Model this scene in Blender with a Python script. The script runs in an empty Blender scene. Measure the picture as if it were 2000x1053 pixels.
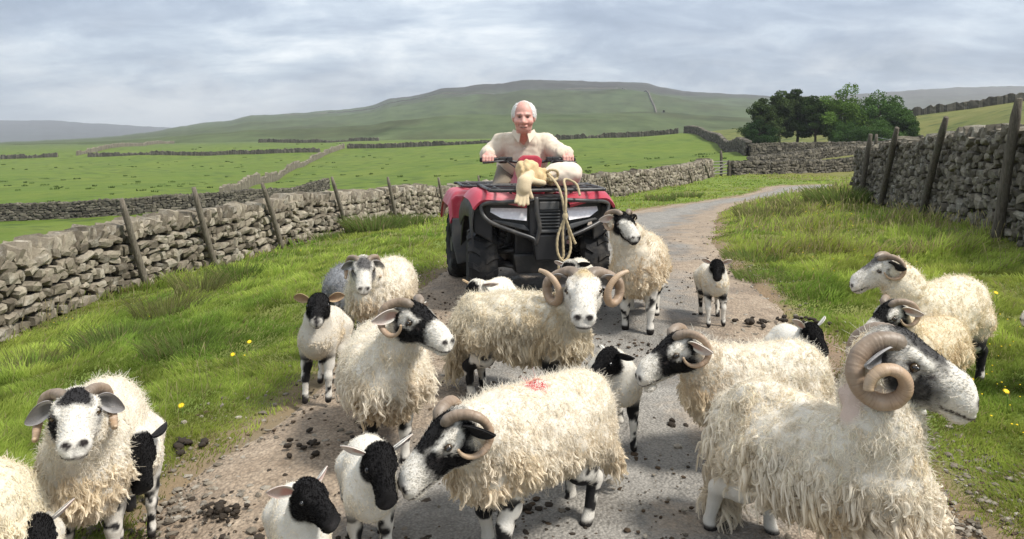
import bpy, bmesh, math, random
import numpy as np
from mathutils import Vector, Matrix, Quaternion, Euler

rng = np.random.default_rng(7)
random.seed(7)
R = math.radians
scene = bpy.context.scene
COL = scene.collection

# ------------------------------------------------------------------ camera
CAMZ = 1.8
KD = 0.75            # depth scale: focal length in pixels = 2000 * KD (27 mm lens)
HOR = 280.0          # row of the horizon in the 2000 x 1053 photograph
cam_d = bpy.data.cameras.new("camera")
cam = bpy.data.objects.new("camera", cam_d)
COL.objects.link(cam)
cam.location = (0, 0, CAMZ)
cam.rotation_euler = (R(90), 0, 0)
cam_d.sensor_width = 36
cam_d.lens = 36 * KD
cam_d.shift_y = -(526.5 - HOR) / 2000.0
cam_d.clip_start = 0.05
cam_d.clip_end = 40000
scene.camera = cam

def at(px, py, D):
    """a point of the place from where it is seen and how far it stands (D in units of 1/KD metres)"""
    return np.array([(px - 1000) / 2000 * D, D * KD, CAMZ - (py - HOR) / 2000 * D])

# ------------------------------------------------------------------ sky, sun, exposure
SUN_DIR = Vector((0.62, -0.30, 0.95)).normalized()      # towards the sun
sun_el = math.asin(SUN_DIR.z)
sun_az = math.atan2(SUN_DIR.x, SUN_DIR.y)
world = bpy.data.worlds.new("World")
scene.world = world
world.use_nodes = True
def build_world():
    nt = world.node_tree
    for n in list(nt.nodes): nt.nodes.remove(n)
    N = nt.nodes.new; L = nt.links.new
    out = N('ShaderNodeOutputWorld'); bg = N('ShaderNodeBackground')
    bg.inputs['Strength'].default_value = 0.1
    L(bg.outputs[0], out.inputs['Surface'])
    sky = N('ShaderNodeTexSky'); sky.sky_type = 'NISHITA'; sky.sun_disc = False
    sky.sun_elevation = sun_el; sky.sun_rotation = sun_az
    sky.air_density = 1.2; sky.dust_density = 2.0
    tc = N('ShaderNodeTexCoord')
    sep = N('ShaderNodeSeparateXYZ'); L(tc.outputs['Generated'], sep.inputs[0])
    def m(op, a, b=None, clamp=False):
        n = N('ShaderNodeMath'); n.operation = op; n.use_clamp = clamp
        for i, v in enumerate((a, b)):
            if v is None: continue
            if isinstance(v, (int, float)): n.inputs[i].default_value = v
            else: L(v, n.inputs[i])
        return n.outputs[0]
    z = m('MAXIMUM', sep.outputs['Z'], 0.0)
    den = m('ADD', z, 0.24)
    cx = m('DIVIDE', sep.outputs['X'], den); cy = m('DIVIDE', sep.outputs['Y'], den)
    comb = N('ShaderNodeCombineXYZ'); L(cx, comb.inputs[0]); L(cy, comb.inputs[1])
    def noise(scale, detail, rough, vec, off=(0,0,0), dist=0.0, stretch=(1,1,1)):
        mp = N('ShaderNodeMapping'); mp.inputs['Location'].default_value = off
        mp.inputs['Scale'].default_value = stretch
        L(vec, mp.inputs['Vector'])
        n = N('ShaderNodeTexNoise'); n.inputs['Scale'].default_value = scale
        n.inputs['Detail'].default_value = detail; n.inputs['Roughness'].default_value = rough
        n.inputs['Distortion'].default_value = dist
        L(mp.outputs[0], n.inputs['Vector'])
        return n.outputs['Fac']
    big = noise(1.15, 4, 0.55, comb.outputs[0], (3.1, 1.4, 0), 0.25, (0.75, 1.0, 1))
    fine = noise(3.6, 6, 0.62, comb.outputs[0], (7.7, 5.2, 0), 0.35, (0.7, 1.0, 1))
    # cumulus puffs low over the horizon, laid out by direction
    dirn = noise(5.5, 5, 0.62, tc.outputs['Generated'], (2.3, 0.6, 4.1), 0.3, (1, 1, 2.6))
    mixv = m('ADD', m('MULTIPLY', big, 0.55), m('MULTIPLY', fine, 0.45))
    ramp = N('ShaderNodeValToRGB'); L(mixv, ramp.inputs[0])
    cr = ramp.color_ramp
    cr.elements[0].position = 0.36; cr.elements[0].color = (1.75, 2.2, 3.0, 1)
    cr.elements[1].position = 0.66; cr.elements[1].color = (6.2, 6.6, 7.0, 1)
    for p, c in ((0.44, (2.1, 2.6, 3.5)), (0.50, (2.7, 3.25, 4.15)), (0.56, (3.7, 4.3, 5.1))):
        e = cr.elements.new(p); e.color = (*c, 1)
    # whiter puffs near the horizon
    low = N('ShaderNodeMapRange'); L(z, low.inputs['Value'])
    low.inputs['From Min'].default_value = 0.16; low.inputs['From Max'].default_value = 0.015
    puff = N('ShaderNodeMapRange'); L(dirn, puff.inputs['Value'])
    puff.inputs['From Min'].default_value = 0.46; puff.inputs['From Max'].default_value = 0.64
    pm = m('MULTIPLY', m('MULTIPLY', low.outputs[0], puff.outputs[0]), 0.85)
    mx = N('ShaderNodeMix'); mx.data_type = 'RGBA'
    L(pm, mx.inputs['Factor']); L(ramp.outputs[0], mx.inputs['A']); mx.inputs['B'].default_value = (6.4, 6.6, 6.8, 1)
    # an overcast sky is brighter towards the zenith
    g = m('ADD', 1.0, m('MULTIPLY', m('POWER', z, 0.9), 1.5))
    sc = N('ShaderNodeMix'); sc.data_type = 'RGBA'; sc.blend_type = 'MULTIPLY'; sc.inputs['Factor'].default_value = 1
    gc = N('ShaderNodeCombineColor')
    for i, wt in enumerate((0.16, 0.0, -0.20)): L(m('MULTIPLY', g, m('ADD', 1.0, m('MULTIPLY', z, wt))), gc.inputs[i])
    L(mx.outputs['Result'], sc.inputs['A']); L(gc.outputs[0], sc.inputs['B'])
    # thin gaps let a little of the clear sky through
    fin = N('ShaderNodeMix'); fin.data_type = 'RGBA'; fin.inputs['Factor'].default_value = 0.88
    L(sky.outputs[0], fin.inputs['A']); L(sc.outputs['Result'], fin.inputs['B'])
    L(fin.outputs['Result'], bg.inputs['Color'])
build_world()

sun_d = bpy.data.lights.new("sun", 'SUN')
sun_d.energy = 3.5; sun_d.angle = R(10); sun_d.color = (1.0, 0.95, 0.87)
sun = bpy.data.objects.new("sun", sun_d); COL.objects.link(sun)
sun.rotation_euler = (-SUN_DIR).to_track_quat('-Z', 'Y').to_euler()

vs = scene.view_settings
vs.view_transform = 'Standard'; vs.look = 'None'; vs.exposure = 0.55; vs.gamma = 1.0
vs.use_curve_mapping = False
scene.cycles.use_denoising = True
scene.cycles.max_bounces = 6
scene.cycles.transparent_max_bounces = 8
scene.cycles.volume_bounces = 0
scene.cycles.caustics_reflective = False
scene.cycles.caustics_refractive = False

# ------------------------------------------------------------------ helpers
def tag(o, label=None, cat=None, group=None, kind=None):
    if label: o['label'] = label
    if cat: o['category'] = cat
    if group: o['group'] = group
    if kind: o['kind'] = kind
    return o

def link(o, parent=None):
    COL.objects.link(o)
    if parent is not None: o.parent = parent
    return o

def empty(name, loc=(0, 0, 0), rz=0.0):
    o = bpy.data.objects.new(name, None)
    o.empty_display_size = 0.1
    o.location = loc; o.rotation_euler = (0, 0, rz)
    return link(o)

def mesh_np(name, V, F, mat=None, smooth=True, attrs=None):
    """V (n,3); F (m,k) all the same size, or a list of such arrays"""
    me = bpy.data.meshes.new(name)
    V = np.asarray(V, np.float32)
    Fs = [np.asarray(f, np.int32) for f in (F if isinstance(F, (list, tuple)) else [F]) if len(f)]
    me.vertices.add(len(V)); me.vertices.foreach_set('co', V.ravel())
    nl = sum(f.size for f in Fs); nf = sum(len(f) for f in Fs)
    me.loops.add(nl); me.polygons.add(nf)
    me.loops.foreach_set('vertex_index', np.concatenate([f.ravel() for f in Fs]))
    tot = np.concatenate([np.full(len(f), f.shape[1], np.int32) for f in Fs])
    st = np.zeros(nf, np.int32); st[1:] = np.cumsum(tot)[:-1]
    me.polygons.foreach_set('loop_start', st)
    me.polygons.foreach_set('use_smooth', np.full(nf, smooth, bool))
    for an, (typ, val) in (attrs or {}).items():
        a = me.attributes.new(an, typ, 'POINT')
        val = np.asarray(val, np.float32)
        if typ == 'FLOAT': a.data.foreach_set('value', val.ravel())
        elif typ == 'FLOAT_COLOR':
            if val.shape[1] == 3: val = np.concatenate([val, np.ones((len(val), 1), np.float32)], 1)
            a.data.foreach_set('color', val.ravel())
    me.update(calc_edges=True)
    if mat: me.materials.append(mat)
    return me

def obj(name, me, parent=None):
    return link(bpy.data.objects.new(name, me), parent)

def bm_obj(name, bm, mat, parent=None, smooth=False, bevel=0.0, segs=2):
    if bevel > 0:
        bmesh.ops.bevel(bm, geom=[e for e in bm.edges if e.calc_face_angle(0) > 0.5], offset=bevel, segments=segs, affect='EDGES', profile=0.6)
    bmesh.ops.recalc_face_normals(bm, faces=bm.faces)
    me = bpy.data.meshes.new(name); bm.to_mesh(me); bm.free()
    if smooth: me.polygons.foreach_set('use_smooth', np.ones(len(me.polygons), bool))
    if mat: me.materials.append(mat)
    return obj(name, me, parent)

def smooth_by_angle(o, deg=35):
    me = o.data
    me.polygons.foreach_set('use_smooth', np.ones(len(me.polygons), bool))
    bm = bmesh.new(); bm.from_mesh(me)
    for e in bm.edges: e.smooth = e.calc_face_angle(0) < R(deg)
    bm.to_mesh(me); bm.free()

# numpy value noise
def _hash(ix, iy, iz, seed):
    h = (ix * 374761393 + iy * 668265263 + iz * 2147483647 + seed * 974634777) & 0x7fffffff
    h = ((h ^ (h >> 13)) * 1274126177) & 0x7fffffff
    return ((h ^ (h >> 16)) & 0xffff) / 65535.0
def vnoise(P, scale=1.0, seed=0):
    P = np.asarray(P, np.float64) * scale
    if P.shape[-1] == 2: P = np.concatenate([P, np.zeros(P.shape[:-1] + (1,))], -1)
    i = np.floor(P).astype(np.int64); f = P - i; f = f * f * (3 - 2 * f)
    r = 0
    for dx in (0, 1):
        wx = f[..., 0] if dx else 1 - f[..., 0]
        for dy in (0, 1):
            wy = f[..., 1] if dy else 1 - f[..., 1]
            for dz in (0, 1):
                wz = f[..., 2] if dz else 1 - f[..., 2]
                r = r + wx * wy * wz * _hash(i[..., 0] + dx, i[..., 1] + dy, i[..., 2] + dz, seed)
    return r * 2 - 1
def fnoise(P, scale=1.0, oct=4, seed=0, gain=0.5):
    a, s, r = 1.0, scale, 0
    for o_ in range(oct):
        r = r + a * vnoise(P, s, seed + o_ * 17); a *= gain; s *= 2.03
    return r

def sstep(a, b, x):
    t = np.clip((x - a) / (b - a), 0, 1); return t * t * (3 - 2 * t)

# ------------------------------------------------------------------ materials
MATS = {}
def new_mat(name):
    m = bpy.data.materials.new(name); m.use_nodes = True
    nt = m.node_tree
    for n in list(nt.nodes): nt.nodes.remove(n)
    out = nt.nodes.new('ShaderNodeOutputMaterial'); b = nt.nodes.new('ShaderNodeBsdfPrincipled')
    nt.links.new(b.outputs[0], out.inputs[0])
    MATS[name] = m
    return m, nt, b, out

class NB:
    """small node builder"""
    def __init__(s, nt): s.nt = nt
    def n(s, t, **kw):
        x = s.nt.nodes.new(t)
        for k, v in kw.items(): setattr(x, k, v)
        return x
    def l(s, a, b): s.nt.links.new(a, b)
    def val(s, sock, v):
        if hasattr(v, 'is_linked') or isinstance(v, bpy.types.NodeSocket): s.l(v, sock)
        elif isinstance(v, (tuple, list)) and len(v) == 3 and sock.type == 'RGBA': sock.default_value = (*v, 1)
        else: sock.default_value = v
    def coord(s, which='Object', scale=(1, 1, 1)):
        t = s.n('ShaderNodeTexCoord'); mp = s.n('ShaderNodeMapping'); mp.inputs['Scale'].default_value = scale
        s.l(t.outputs[which], mp.inputs['Vector']); return mp.outputs[0]
    def noise(s, vec, scale, detail=4, rough=0.55, dist=0.0, out='Fac'):
        x = s.n('ShaderNodeTexNoise'); s.l(vec, x.inputs['Vector'])
        x.inputs['Scale'].default_value = scale; x.inputs['Detail'].default_value = detail
        x.inputs['Roughness'].default_value = rough; x.inputs['Distortion'].default_value = dist
        return x.outputs[out]
    def voro(s, vec, scale, feature='F1', out='Distance'):
        x = s.n('ShaderNodeTexVoronoi', feature=feature); s.l(vec, x.inputs['Vector']); x.inputs['Scale'].default_value = scale
        return x.outputs[out]
    def ramp(s, fac, stops, interp='LINEAR'):
        x = s.n('ShaderNodeValToRGB'); s.l(fac, x.inputs[0]); cr = x.color_ramp; cr.interpolation = interp
        while len(cr.elements) < len(stops): cr.elements.new(0.5)
        for e, (p, c) in zip(cr.elements, stops):
            e.position = p; e.color = (c, c, c, 1) if isinstance(c, (int, float)) else (*c, 1)
        return x.outputs[0]
    def mix(s, fac, a, b, mode='MIX'):
        x = s.n('ShaderNodeMix', data_type='RGBA', blend_type=mode)
        s.val(x.inputs['Factor'], fac); s.val(x.inputs['A'], a); s.val(x.inputs['B'], b)
        return x.outputs['Result']
    def math(s, op, a, b=0.0, clamp=False):
        x = s.n('ShaderNodeMath', operation=op, use_clamp=clamp); s.val(x.inputs[0], a); s.val(x.inputs[1], b); return x.outputs[0]
    def attr(s, name, out='Fac'):
        x = s.n('ShaderNodeAttribute', attribute_name=name); return x.outputs[out]
    def bump(s, h, strength=0.3, dist=0.02, normal=None):
        x = s.n('ShaderNodeBump'); x.inputs['Strength'].default_value = strength; x.inputs['Distance'].default_value = dist
        s.l(h, x.inputs['Height'])
        if normal is not None: s.l(normal, x.inputs['Normal'])
        return x.outputs[0]

def simple_mat(name, col, rough=0.6, spec=0.5, metal=0.0, noise_amt=0.12, nscale=12.0, bump=0.0, bscale=60.0, dirt=None, dirt_scale=4.0, coat=0.0):
    m, nt, b, out = new_mat(name); q = NB(nt)
    v = q.coord('Object')
    f = q.noise(v, nscale, 5, 0.6)
    c = q.mix(q.ramp(f, [(0.3, 0.0), (0.7, 1.0)]), tuple(x * (1 - noise_amt) for x in col), tuple(min(1, x * (1 + noise_amt)) for x in col))
    if dirt:
        d = q.ramp(q.noise(v, dirt_scale, 6, 0.65), [(0.48, 0.0), (0.68, 0.75)])
        c = q.mix(d, c, dirt)
    q.val(b.inputs['Base Color'], c)
    rr = q.ramp(f, [(0.25, max(0.02, rough - 0.1)), (0.75, min(1, rough + 0.1))])
    q.l(rr, b.inputs['Roughness'])
    b.inputs['Specular IOR Level'].default_value = spec; b.inputs['Metallic'].default_value = metal
    b.inputs['Coat Weight'].default_value = coat
    if bump > 0:
        q.l(q.bump(q.noise(v, bscale, 4, 0.6), bump, 0.01), b.inputs['Normal'])
    return m
# ------------------------------------------------------------------ terrain heights
# matched left and right edges of the lane: (X, D)
ROAD_L = [(-2.0, -6), (-1.85, 0), (-1.75, 3.5), (-1.66, 4.74), (-1.5, 5.54), (-1.33, 6.67), (-1.2, 8.2), (-0.9, 10.4), (-0.4, 14), (0.6, 20), (1.9, 27), (3.6, 33), (6.0, 38.5), (8.8, 43.5), (11.1, 48), (12.4, 51.5), (13.7, 55), (16.2, 58), (21, 59.3), (28, 60), (45, 61), (80, 62)]
ROAD_R = [(2.0, -6), (2.0, 0), (2.05, 3.5), (2.1, 4.74), (2.15, 5.54), (2.25, 6.67), (2.35, 8.2), (2.5, 10.4), (2.85, 14), (4.05, 20), (5.5, 27), (6.9, 33), (8.7, 38.5), (11.0, 43), (13.0, 46.8), (14.6, 49.8), (16.0, 52.2), (18.2, 54.0), (22.5, 55.3), (29, 56.2), (45, 57.4), (80, 58.5)]
def catmull(P, n):
    P = np.asarray(P, float); P = np.vstack([2 * P[0] - P[1], P, 2 * P[-1] - P[-2]])
    res = []
    for i in range(1, len(P) - 2):
        p0, p1, p2, p3 = P[i - 1:i + 3]
        t = np.linspace(0, 1, n, endpoint=False)[:, None]
        res.append(0.5 * (2 * p1 + (p2 - p0) * t + (2 * p0 - 5 * p1 + 4 * p2 - p3) * t ** 2 + (3 * p1 - p0 - 3 * p2 + p3) * t ** 3))
    res.append(P[-2][None]); return np.vstack(res)
RL = catmull(ROAD_L, 10) * [1, KD]; RR = catmull(ROAD_R, 10) * [1, KD]

CP = []   # (X, D, Z)
def road_z(D):
    return np.interp(D, [-8, 0, 11, 12.5, 14, 17, 20, 27, 34.5, 43, 57, 62], [-.3, 0, .43, .46, .43, .3, .12, -.18, -.47, -.53, -.55, -.5])
for (xl, dl), (xr, dr) in zip(ROAD_L, ROAD_R):
    for t in (0, .5, 1):
        D = dl + (dr - dl) * t
        CP.append((xl + (xr - xl) * t, D, float(road_z(D))))
def cpp(px, py, D): CP.append(((px - 1000) / 2000 * D, D, CAMZ - (py - HOR) / 2000 * D))
# foot of the left wall (px, py of its base, D)
LWALL = [(-330, 790, 10.3), (-140, 712, 12.0), (0, 655, 13.5), (140, 606, 15.8), (280, 560, 18), (430, 513, 20.8), (560, 483, 24), (680, 455, 28.5), (780, 438, 33), (870, 425, 38), (1000, 408, 43.5), (1100, 396, 47), (1200, 385, 50.5), (1300, 367, 57), (1385, 346, 67)]
RWALL = [(1688, 394, 27.6), (1740, 402, 24.0), (1800, 414, 20.3), (1900, 436, 16.1), (2000, 461, 13.5), (2150, 503, 10.8), (2400, 575, 8.4)]
for p in LWALL + RWALL: cpp(*p)
for x, d, z in [(-3, 6, .06), (-4, 8, -.12), (-5, 10, -.38), (-2.6, 8, .2), (-3.2, 11.5, .02), (-2.4, 14, .12), (-3.4, 18, -.25), (-2.2, 22, -.2), (-3.5, 26, -.5), (-1.8, 32, -.6), (0.2, 37, -.6), (-6, 3, -.2), (-4, 4, .05), (-3, 0, .0),
                (-8.3, 15, -1.0), (-9, 20, -1.15), (-14, 24, -1.9), (-8, 30, -1.3), (-6, 38, -1.5), (-22, 45, -3.0), (-4, 48, -1.4), (4, 60, -1.2), (12, 75, -.9),
                (3.5, 7, .3), (4.5, 9, .38), (3.6, 11, .42), (4.6, 14, .4), (6, 18, .35), (6.5, 22, .27), (7.2, 27, .12), (8.6, 31, .1), (10.5, 36, 0.0), (13, 41, -.1), (17, 48, -.2),
                (5, 4, .3), (4, 0, .1), (9, 12, 1.0), (10, 17, 1.0), (12, 22, 1.1), (14, 30, 1.0), (20, 42, .8), (24, 50, .3), (30, 68, -.2), (45, 62, .3), (60, 64, 1.2),
                (20, 70, -.5), (24, 85, -.4), (9, 54, -.6), (13, 62, -.5)]:
    CP.append((x, d, z))
for p in [(1690, 300, 130), (1470, 292, 150), (1600, 290, 150), (1780, 288, 150), (1340, 259, 280), (1460, 306, 125), (1430, 335, 80), (1320, 262, 290), (680, 293, 330), (1000, 276, 310),
          (700, 380, 85), (540, 372, 130), (440, 388, 112), (540, 350, 180), (650, 292, 330), (0, 433, 87), (250, 420, 89), (440, 405, 95), (560, 392, 120), (0, 400, 100), (0, 345, 210), (0, 313, 340),
          (180, 303, 330), (620, 300, 320), (400, 342, 200), (300, 385, 105), (0, 285, 600), (400, 279, 650), (1000, 271, 600), (1500, 262, 450), (1780, 268, 160), (1880, 240, 160), (2000, 215, 150), (1800, 226, 190), (1900, 213, 185), (2000, 197, 180),
          (2300, 190, 160), (2300, 260, 90), (2200, 300, 60), (2000, 290, 60), (1850, 290, 90), (-400, 300, 400), (-400, 400, 120), (-800, 300, 400), (-300, 430, 70), (1480, 285, 180), (1400, 268, 240),
          (850, 330, 170), (1100, 320, 160), (1250, 300, 180), (1250, 345, 90), (1000, 355, 90), (1390, 300, 160), (2300, 270, 700), (1600, 258, 700), (-400, 283, 700)]: cpp(*p)
CP = np.array(CP, float)
def _uv(X, Y):
    D = np.maximum(np.asarray(Y) / KD, -7.5)
    return np.stack([1.5 * np.asarray(X) / (np.abs(D) * 0.9 + 9), np.log(np.maximum(D, -7.5) + 9)], -1)
_c = _uv(CP[:, 0], CP[:, 1] * KD)
def _phi(r2): return np.where(r2 > 1e-12, 0.5 * r2 * np.log(np.maximum(r2, 1e-12)), 0.0)
_n = len(CP)
_Z = CP[:, 2] / (CP[:, 1] * 0.05 + 1.5)       # scaled so far points do not outweigh near ones
_A = np.zeros((_n + 3, _n + 3))
_A[:_n, :_n] = _phi(((_c[:, None] - _c[None]) ** 2).sum(-1)) + np.eye(_n) * 2e-3
_A[:_n, _n] = 1; _A[:_n, _n + 1:] = _c; _A[_n:, :_n] = _A[:_n, _n:].T
_W = np.linalg.solve(_A, np.concatenate([_Z, np.zeros(3)]))
def terr0(X, Y):
    X = np.atleast_1d(np.asarray(X, float)); Y = np.atleast_1d(np.asarray(Y, float))
    sh = X.shape; X = X.ravel(); Y = Y.ravel()
    res = np.empty(len(X))
    Yc = np.clip(Y, -5, 480)
    Xc = np.where(Y > 480, X * 480 / np.maximum(Y, 1), X)
    q = _uv(Xc, Yc); q[:, 0] = np.clip(q[:, 0], -1.6, 1.6)
    for s in range(0, len(X), 20000):
        e = s + 20000
        res[s:e] = _phi(((q[s:e, None] - _c[None]) ** 2).sum(-1)) @ _W[:_n] + _W[_n] + q[s:e] @ _W[_n + 1:]
    res *= (np.maximum(Yc, 0) / KD * 0.05 + 1.5)
    return res.reshape(sh)
# distance (signed) from the lane: negative on it
def road_t(X, Y):
    """0 at the left edge, 1 at the right edge, and width"""
    X = np.asarray(X, float); Y = np.asarray(Y, float)
    sh = X.shape; X = X.ravel(); Y = Y.ravel()
    C = (RL + RR) / 2; Wd = np.linalg.norm(RR - RL, axis=1) / 2
    t = np.gradient(C, axis=0); t /= np.linalg.norm(t, axis=1)[:, None]
    nrm = np.stack([t[:, 1], -t[:, 0]], 1)
    off = np.empty(len(X)); half = np.empty(len(X))
    for s in range(0, len(X), 20000):
        P = np.stack([X[s:s + 20000], Y[s:s + 20000]], 1)
        d2 = ((P[:, None] - C[None]) ** 2).sum(-1); i = d2.argmin(1)
        dv = P - C[i]; off[s:s + 20000] = (dv * nrm[i]).sum(1)
        far = np.sqrt(d2[np.arange(len(P)), i])
        w = np.abs((RR[i] - RL[i]) * nrm[i]).sum(1) * 0 + np.abs(((RR[i] - RL[i]) * nrm[i]).sum(1)) / 2
        half[s:s + 20000] = w
        o = off[s:s + 20000]; off[s:s + 20000] = np.where(far > np.abs(o) + 2.0, np.sign(o) * far, o)
    return off.reshape(sh), half.reshape(sh)
def edge_dist(X, Y):
    o, h = road_t(X, Y); return np.abs(o) - h
def terrain(X, Y, ed=None):
    X = np.atleast_1d(np.asarray(X, float)); Y = np.atleast_1d(np.asarray(Y, float))
    Z = terr0(X, Y)
    P = np.stack([X, Y], -1)
    off = np.clip(edge_dist(X, Y) if ed is None else ed, -1, 3)
    amp = sstep(-0.1, 0.9, off)
    lump = 0.075 * fnoise(P, 1.1, 3, 3) + 0.04 * np.abs(vnoise(P, 2.7, 9))
    nearf = 1 - sstep(45, 120, Y)
    Z = Z + amp * lump * nearf
    Z = Z + (1 - nearf) * 0.5 * fnoise(P, 0.03, 3, 5) * sstep(60, 160, Y)
    return Z
def tz(x, y): return float(terrain(np.array([x]), np.array([y]))[0])

# ------------------------------------------------------------------ ground
def mat_ground():
    m, nt, b, out = new_mat('ground'); q = NB(nt)
    v = q.coord('Object')
    base = q.attr('col', 'Color')
    n1 = q.noise(v, 0.35, 6, 0.62); n2 = q.noise(v, 3.2, 6, 0.65); n3 = q.noise(v, 0.06, 4, 0.6)
    c = q.mix(q.ramp(n1, [(0.30, 0.0), (0.72, 1.0)]), q.mix(1.0, base, (0.80, 0.84, 0.72), 'MULTIPLY'), q.mix(1.0, base, (1.16, 1.12, 1.2), 'MULTIPLY'))
    c = q.mix(q.ramp(n2, [(0.35, 0.0), (0.75, 0.55)]), c, q.mix(1.0, c, (1.35, 1.18, 0.9), 'MULTIPLY'))
    c = q.mix(q.ramp(q.noise(v, 0.13, 5, 0.7), [(0.40, 0.0), (0.66, 0.55)]), c, q.mix(1.0, c, (1.35, 1.12, 1.3), 'MULTIPLY'))
    c = q.mix(q.ramp(n3, [(0.35, 0.5), (0.65, 0.0)]), c, q.mix(1.0, c, (0.62, 0.78, 0.7), 'MULTIPLY'))
    # rushes and rough tussocks in the pasture
    vt = q.coord('Object', (0.22, 0.36, 0.3))
    v2 = q.n('ShaderNodeTexVoronoi', voronoi_dimensions='2D'); q.l(vt, v2.inputs['Vector']); v2.inputs['Scale'].default_value = 1.0
    tus = q.math('MULTIPLY', q.ramp(v2.outputs['Distance'], [(0.10, 1.0), (0.32, 0.0)]), q.ramp(q.noise(v, 0.05, 3, 0.5), [(0.40, 0.0), (0.55, 1.0)]))
    tus = q.math('MULTIPLY', tus, q.attr('rough'))
    c = q.mix(q.math('MULTIPLY', tus, 0.75), c, (0.030, 0.052, 0.016))
    q.val(b.inputs['Base Color'], c); b.inputs['Roughness'].default_value = 0.9; b.inputs['Specular IOR Level'].default_value = 0.15
    h = q.math('ADD', q.noise(v, 14, 5, 0.7), q.math('MULTIPLY', n2, 1.5))
    q.l(q.bump(h, 0.6, 0.06), b.inputs['Normal'])
    return m

def build_ground():
    nu, nv = 330, 470
    us = np.linspace(-1, 1, nu); us = np.sign(us) * (np.abs(us) * 0.62 + 0.38 * np.abs(us) ** 3)
    ys = np.concatenate([np.linspace(-30, 1.8, 24, endpoint=False), np.exp(np.linspace(np.log(1.8 + 1), np.log(5601), nv - 24)) - 1])
    U, Yg = np.meshgrid(us, ys, indexing='xy')
    Xg = U * (np.abs(Yg) * 1.05 + 9)
    Z = terrain(Xg.ravel(), Yg.ravel()).reshape(Xg.shape)
    ed = edge_dist(Xg.ravel(), Yg.ravel()).reshape(Xg.shape)
    Z = Z - 0.05 * (1 - sstep(-0.25, 0.02, ed)) * (Yg < 60)      # the lane's bed, under its sheet
    far = sstep(520, 900, Yg)
    Z = Z * (1 - far) + far * (-2.0)
    P = np.stack([Xg, Yg], -1)
    # colour of the sward, by field
    px = 1000 + Xg * 2000 / np.maximum(Yg / KD, .5); D = Yg / KD
    col = np.empty(Xg.shape + (3,))
    verge = np.array([0.140, 0.188, 0.042]); field = np.array([0.100, 0.146, 0.025]); rough_c = np.array([0.135, 0.145, 0.048])
    col[:] = field
    lw = np.array([at(*p) for p in LWALL]); rw = np.array([at(*p) for p in RWALL])
    lx = np.interp(Yg, lw[:, 1], lw[:, 0]); rx = np.interp(Yg, rw[::-1, 1], rw[::-1, 0])
    isv = (Xg > lx) & (Yg < 52) | (Xg > 8) & (Yg < 60)
    isv &= ~((Xg > rx) & (Yg < 21))
    col[isv] = verge
    right = (Xg > rx) & (Yg < 21) | (px > 1690) & (D > 28) | (px > 1455) & (D > 64) & (D < 160) & (px > 1455 + (140 - D) * 0.6)
    col[right] = rough_c
    moor = (px > 1340 - (D - 280) * 0.3) & (D > 130) & (px > 1465 - (D - 125) * 0.8)
    col[moor] = rough_c * [0.9, 0.92, 0.9]
    dry = sstep(0.1, 0.55, fnoise(P, 0.5, 4, 31))[..., None]
    col = np.where(isv[..., None], col * (1 - 0.5 * dry) + 0.5 * dry * np.array([0.15, 0.14, 0.055]), col)
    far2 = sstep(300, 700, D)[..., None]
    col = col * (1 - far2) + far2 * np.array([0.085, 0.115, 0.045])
    dirt = (1 - sstep(-0.02, 0.22, ed + 0.12 * fnoise(P, 2.2, 3, 77)))[..., None] * (Yg < 60)[..., None]
    col = col * (1 - dirt) + dirt * np.array([0.22, 0.165, 0.115])
    rough = np.where(isv, 0.0, 1.0) * sstep(35, 70, Yg)
    idx = np.arange(nu * nv).reshape(nv, nu)
    F = np.stack([idx[:-1, :-1], idx[:-1, 1:], idx[1:, 1:], idx[1:, :-1]], -1).reshape(-1, 4)
    me = mesh_np('ground', np.stack([Xg, Yg, Z], -1).reshape(-1, 3), F, mat_ground(), True,
                 {'col': ('FLOAT_COLOR', col.reshape(-1, 3)), 'rough': ('FLOAT', rough.ravel())})
    o = obj('ground', me); tag(o, 'green pasture and grassy verges on either side of the lane', kind='structure')
build_ground()

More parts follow.
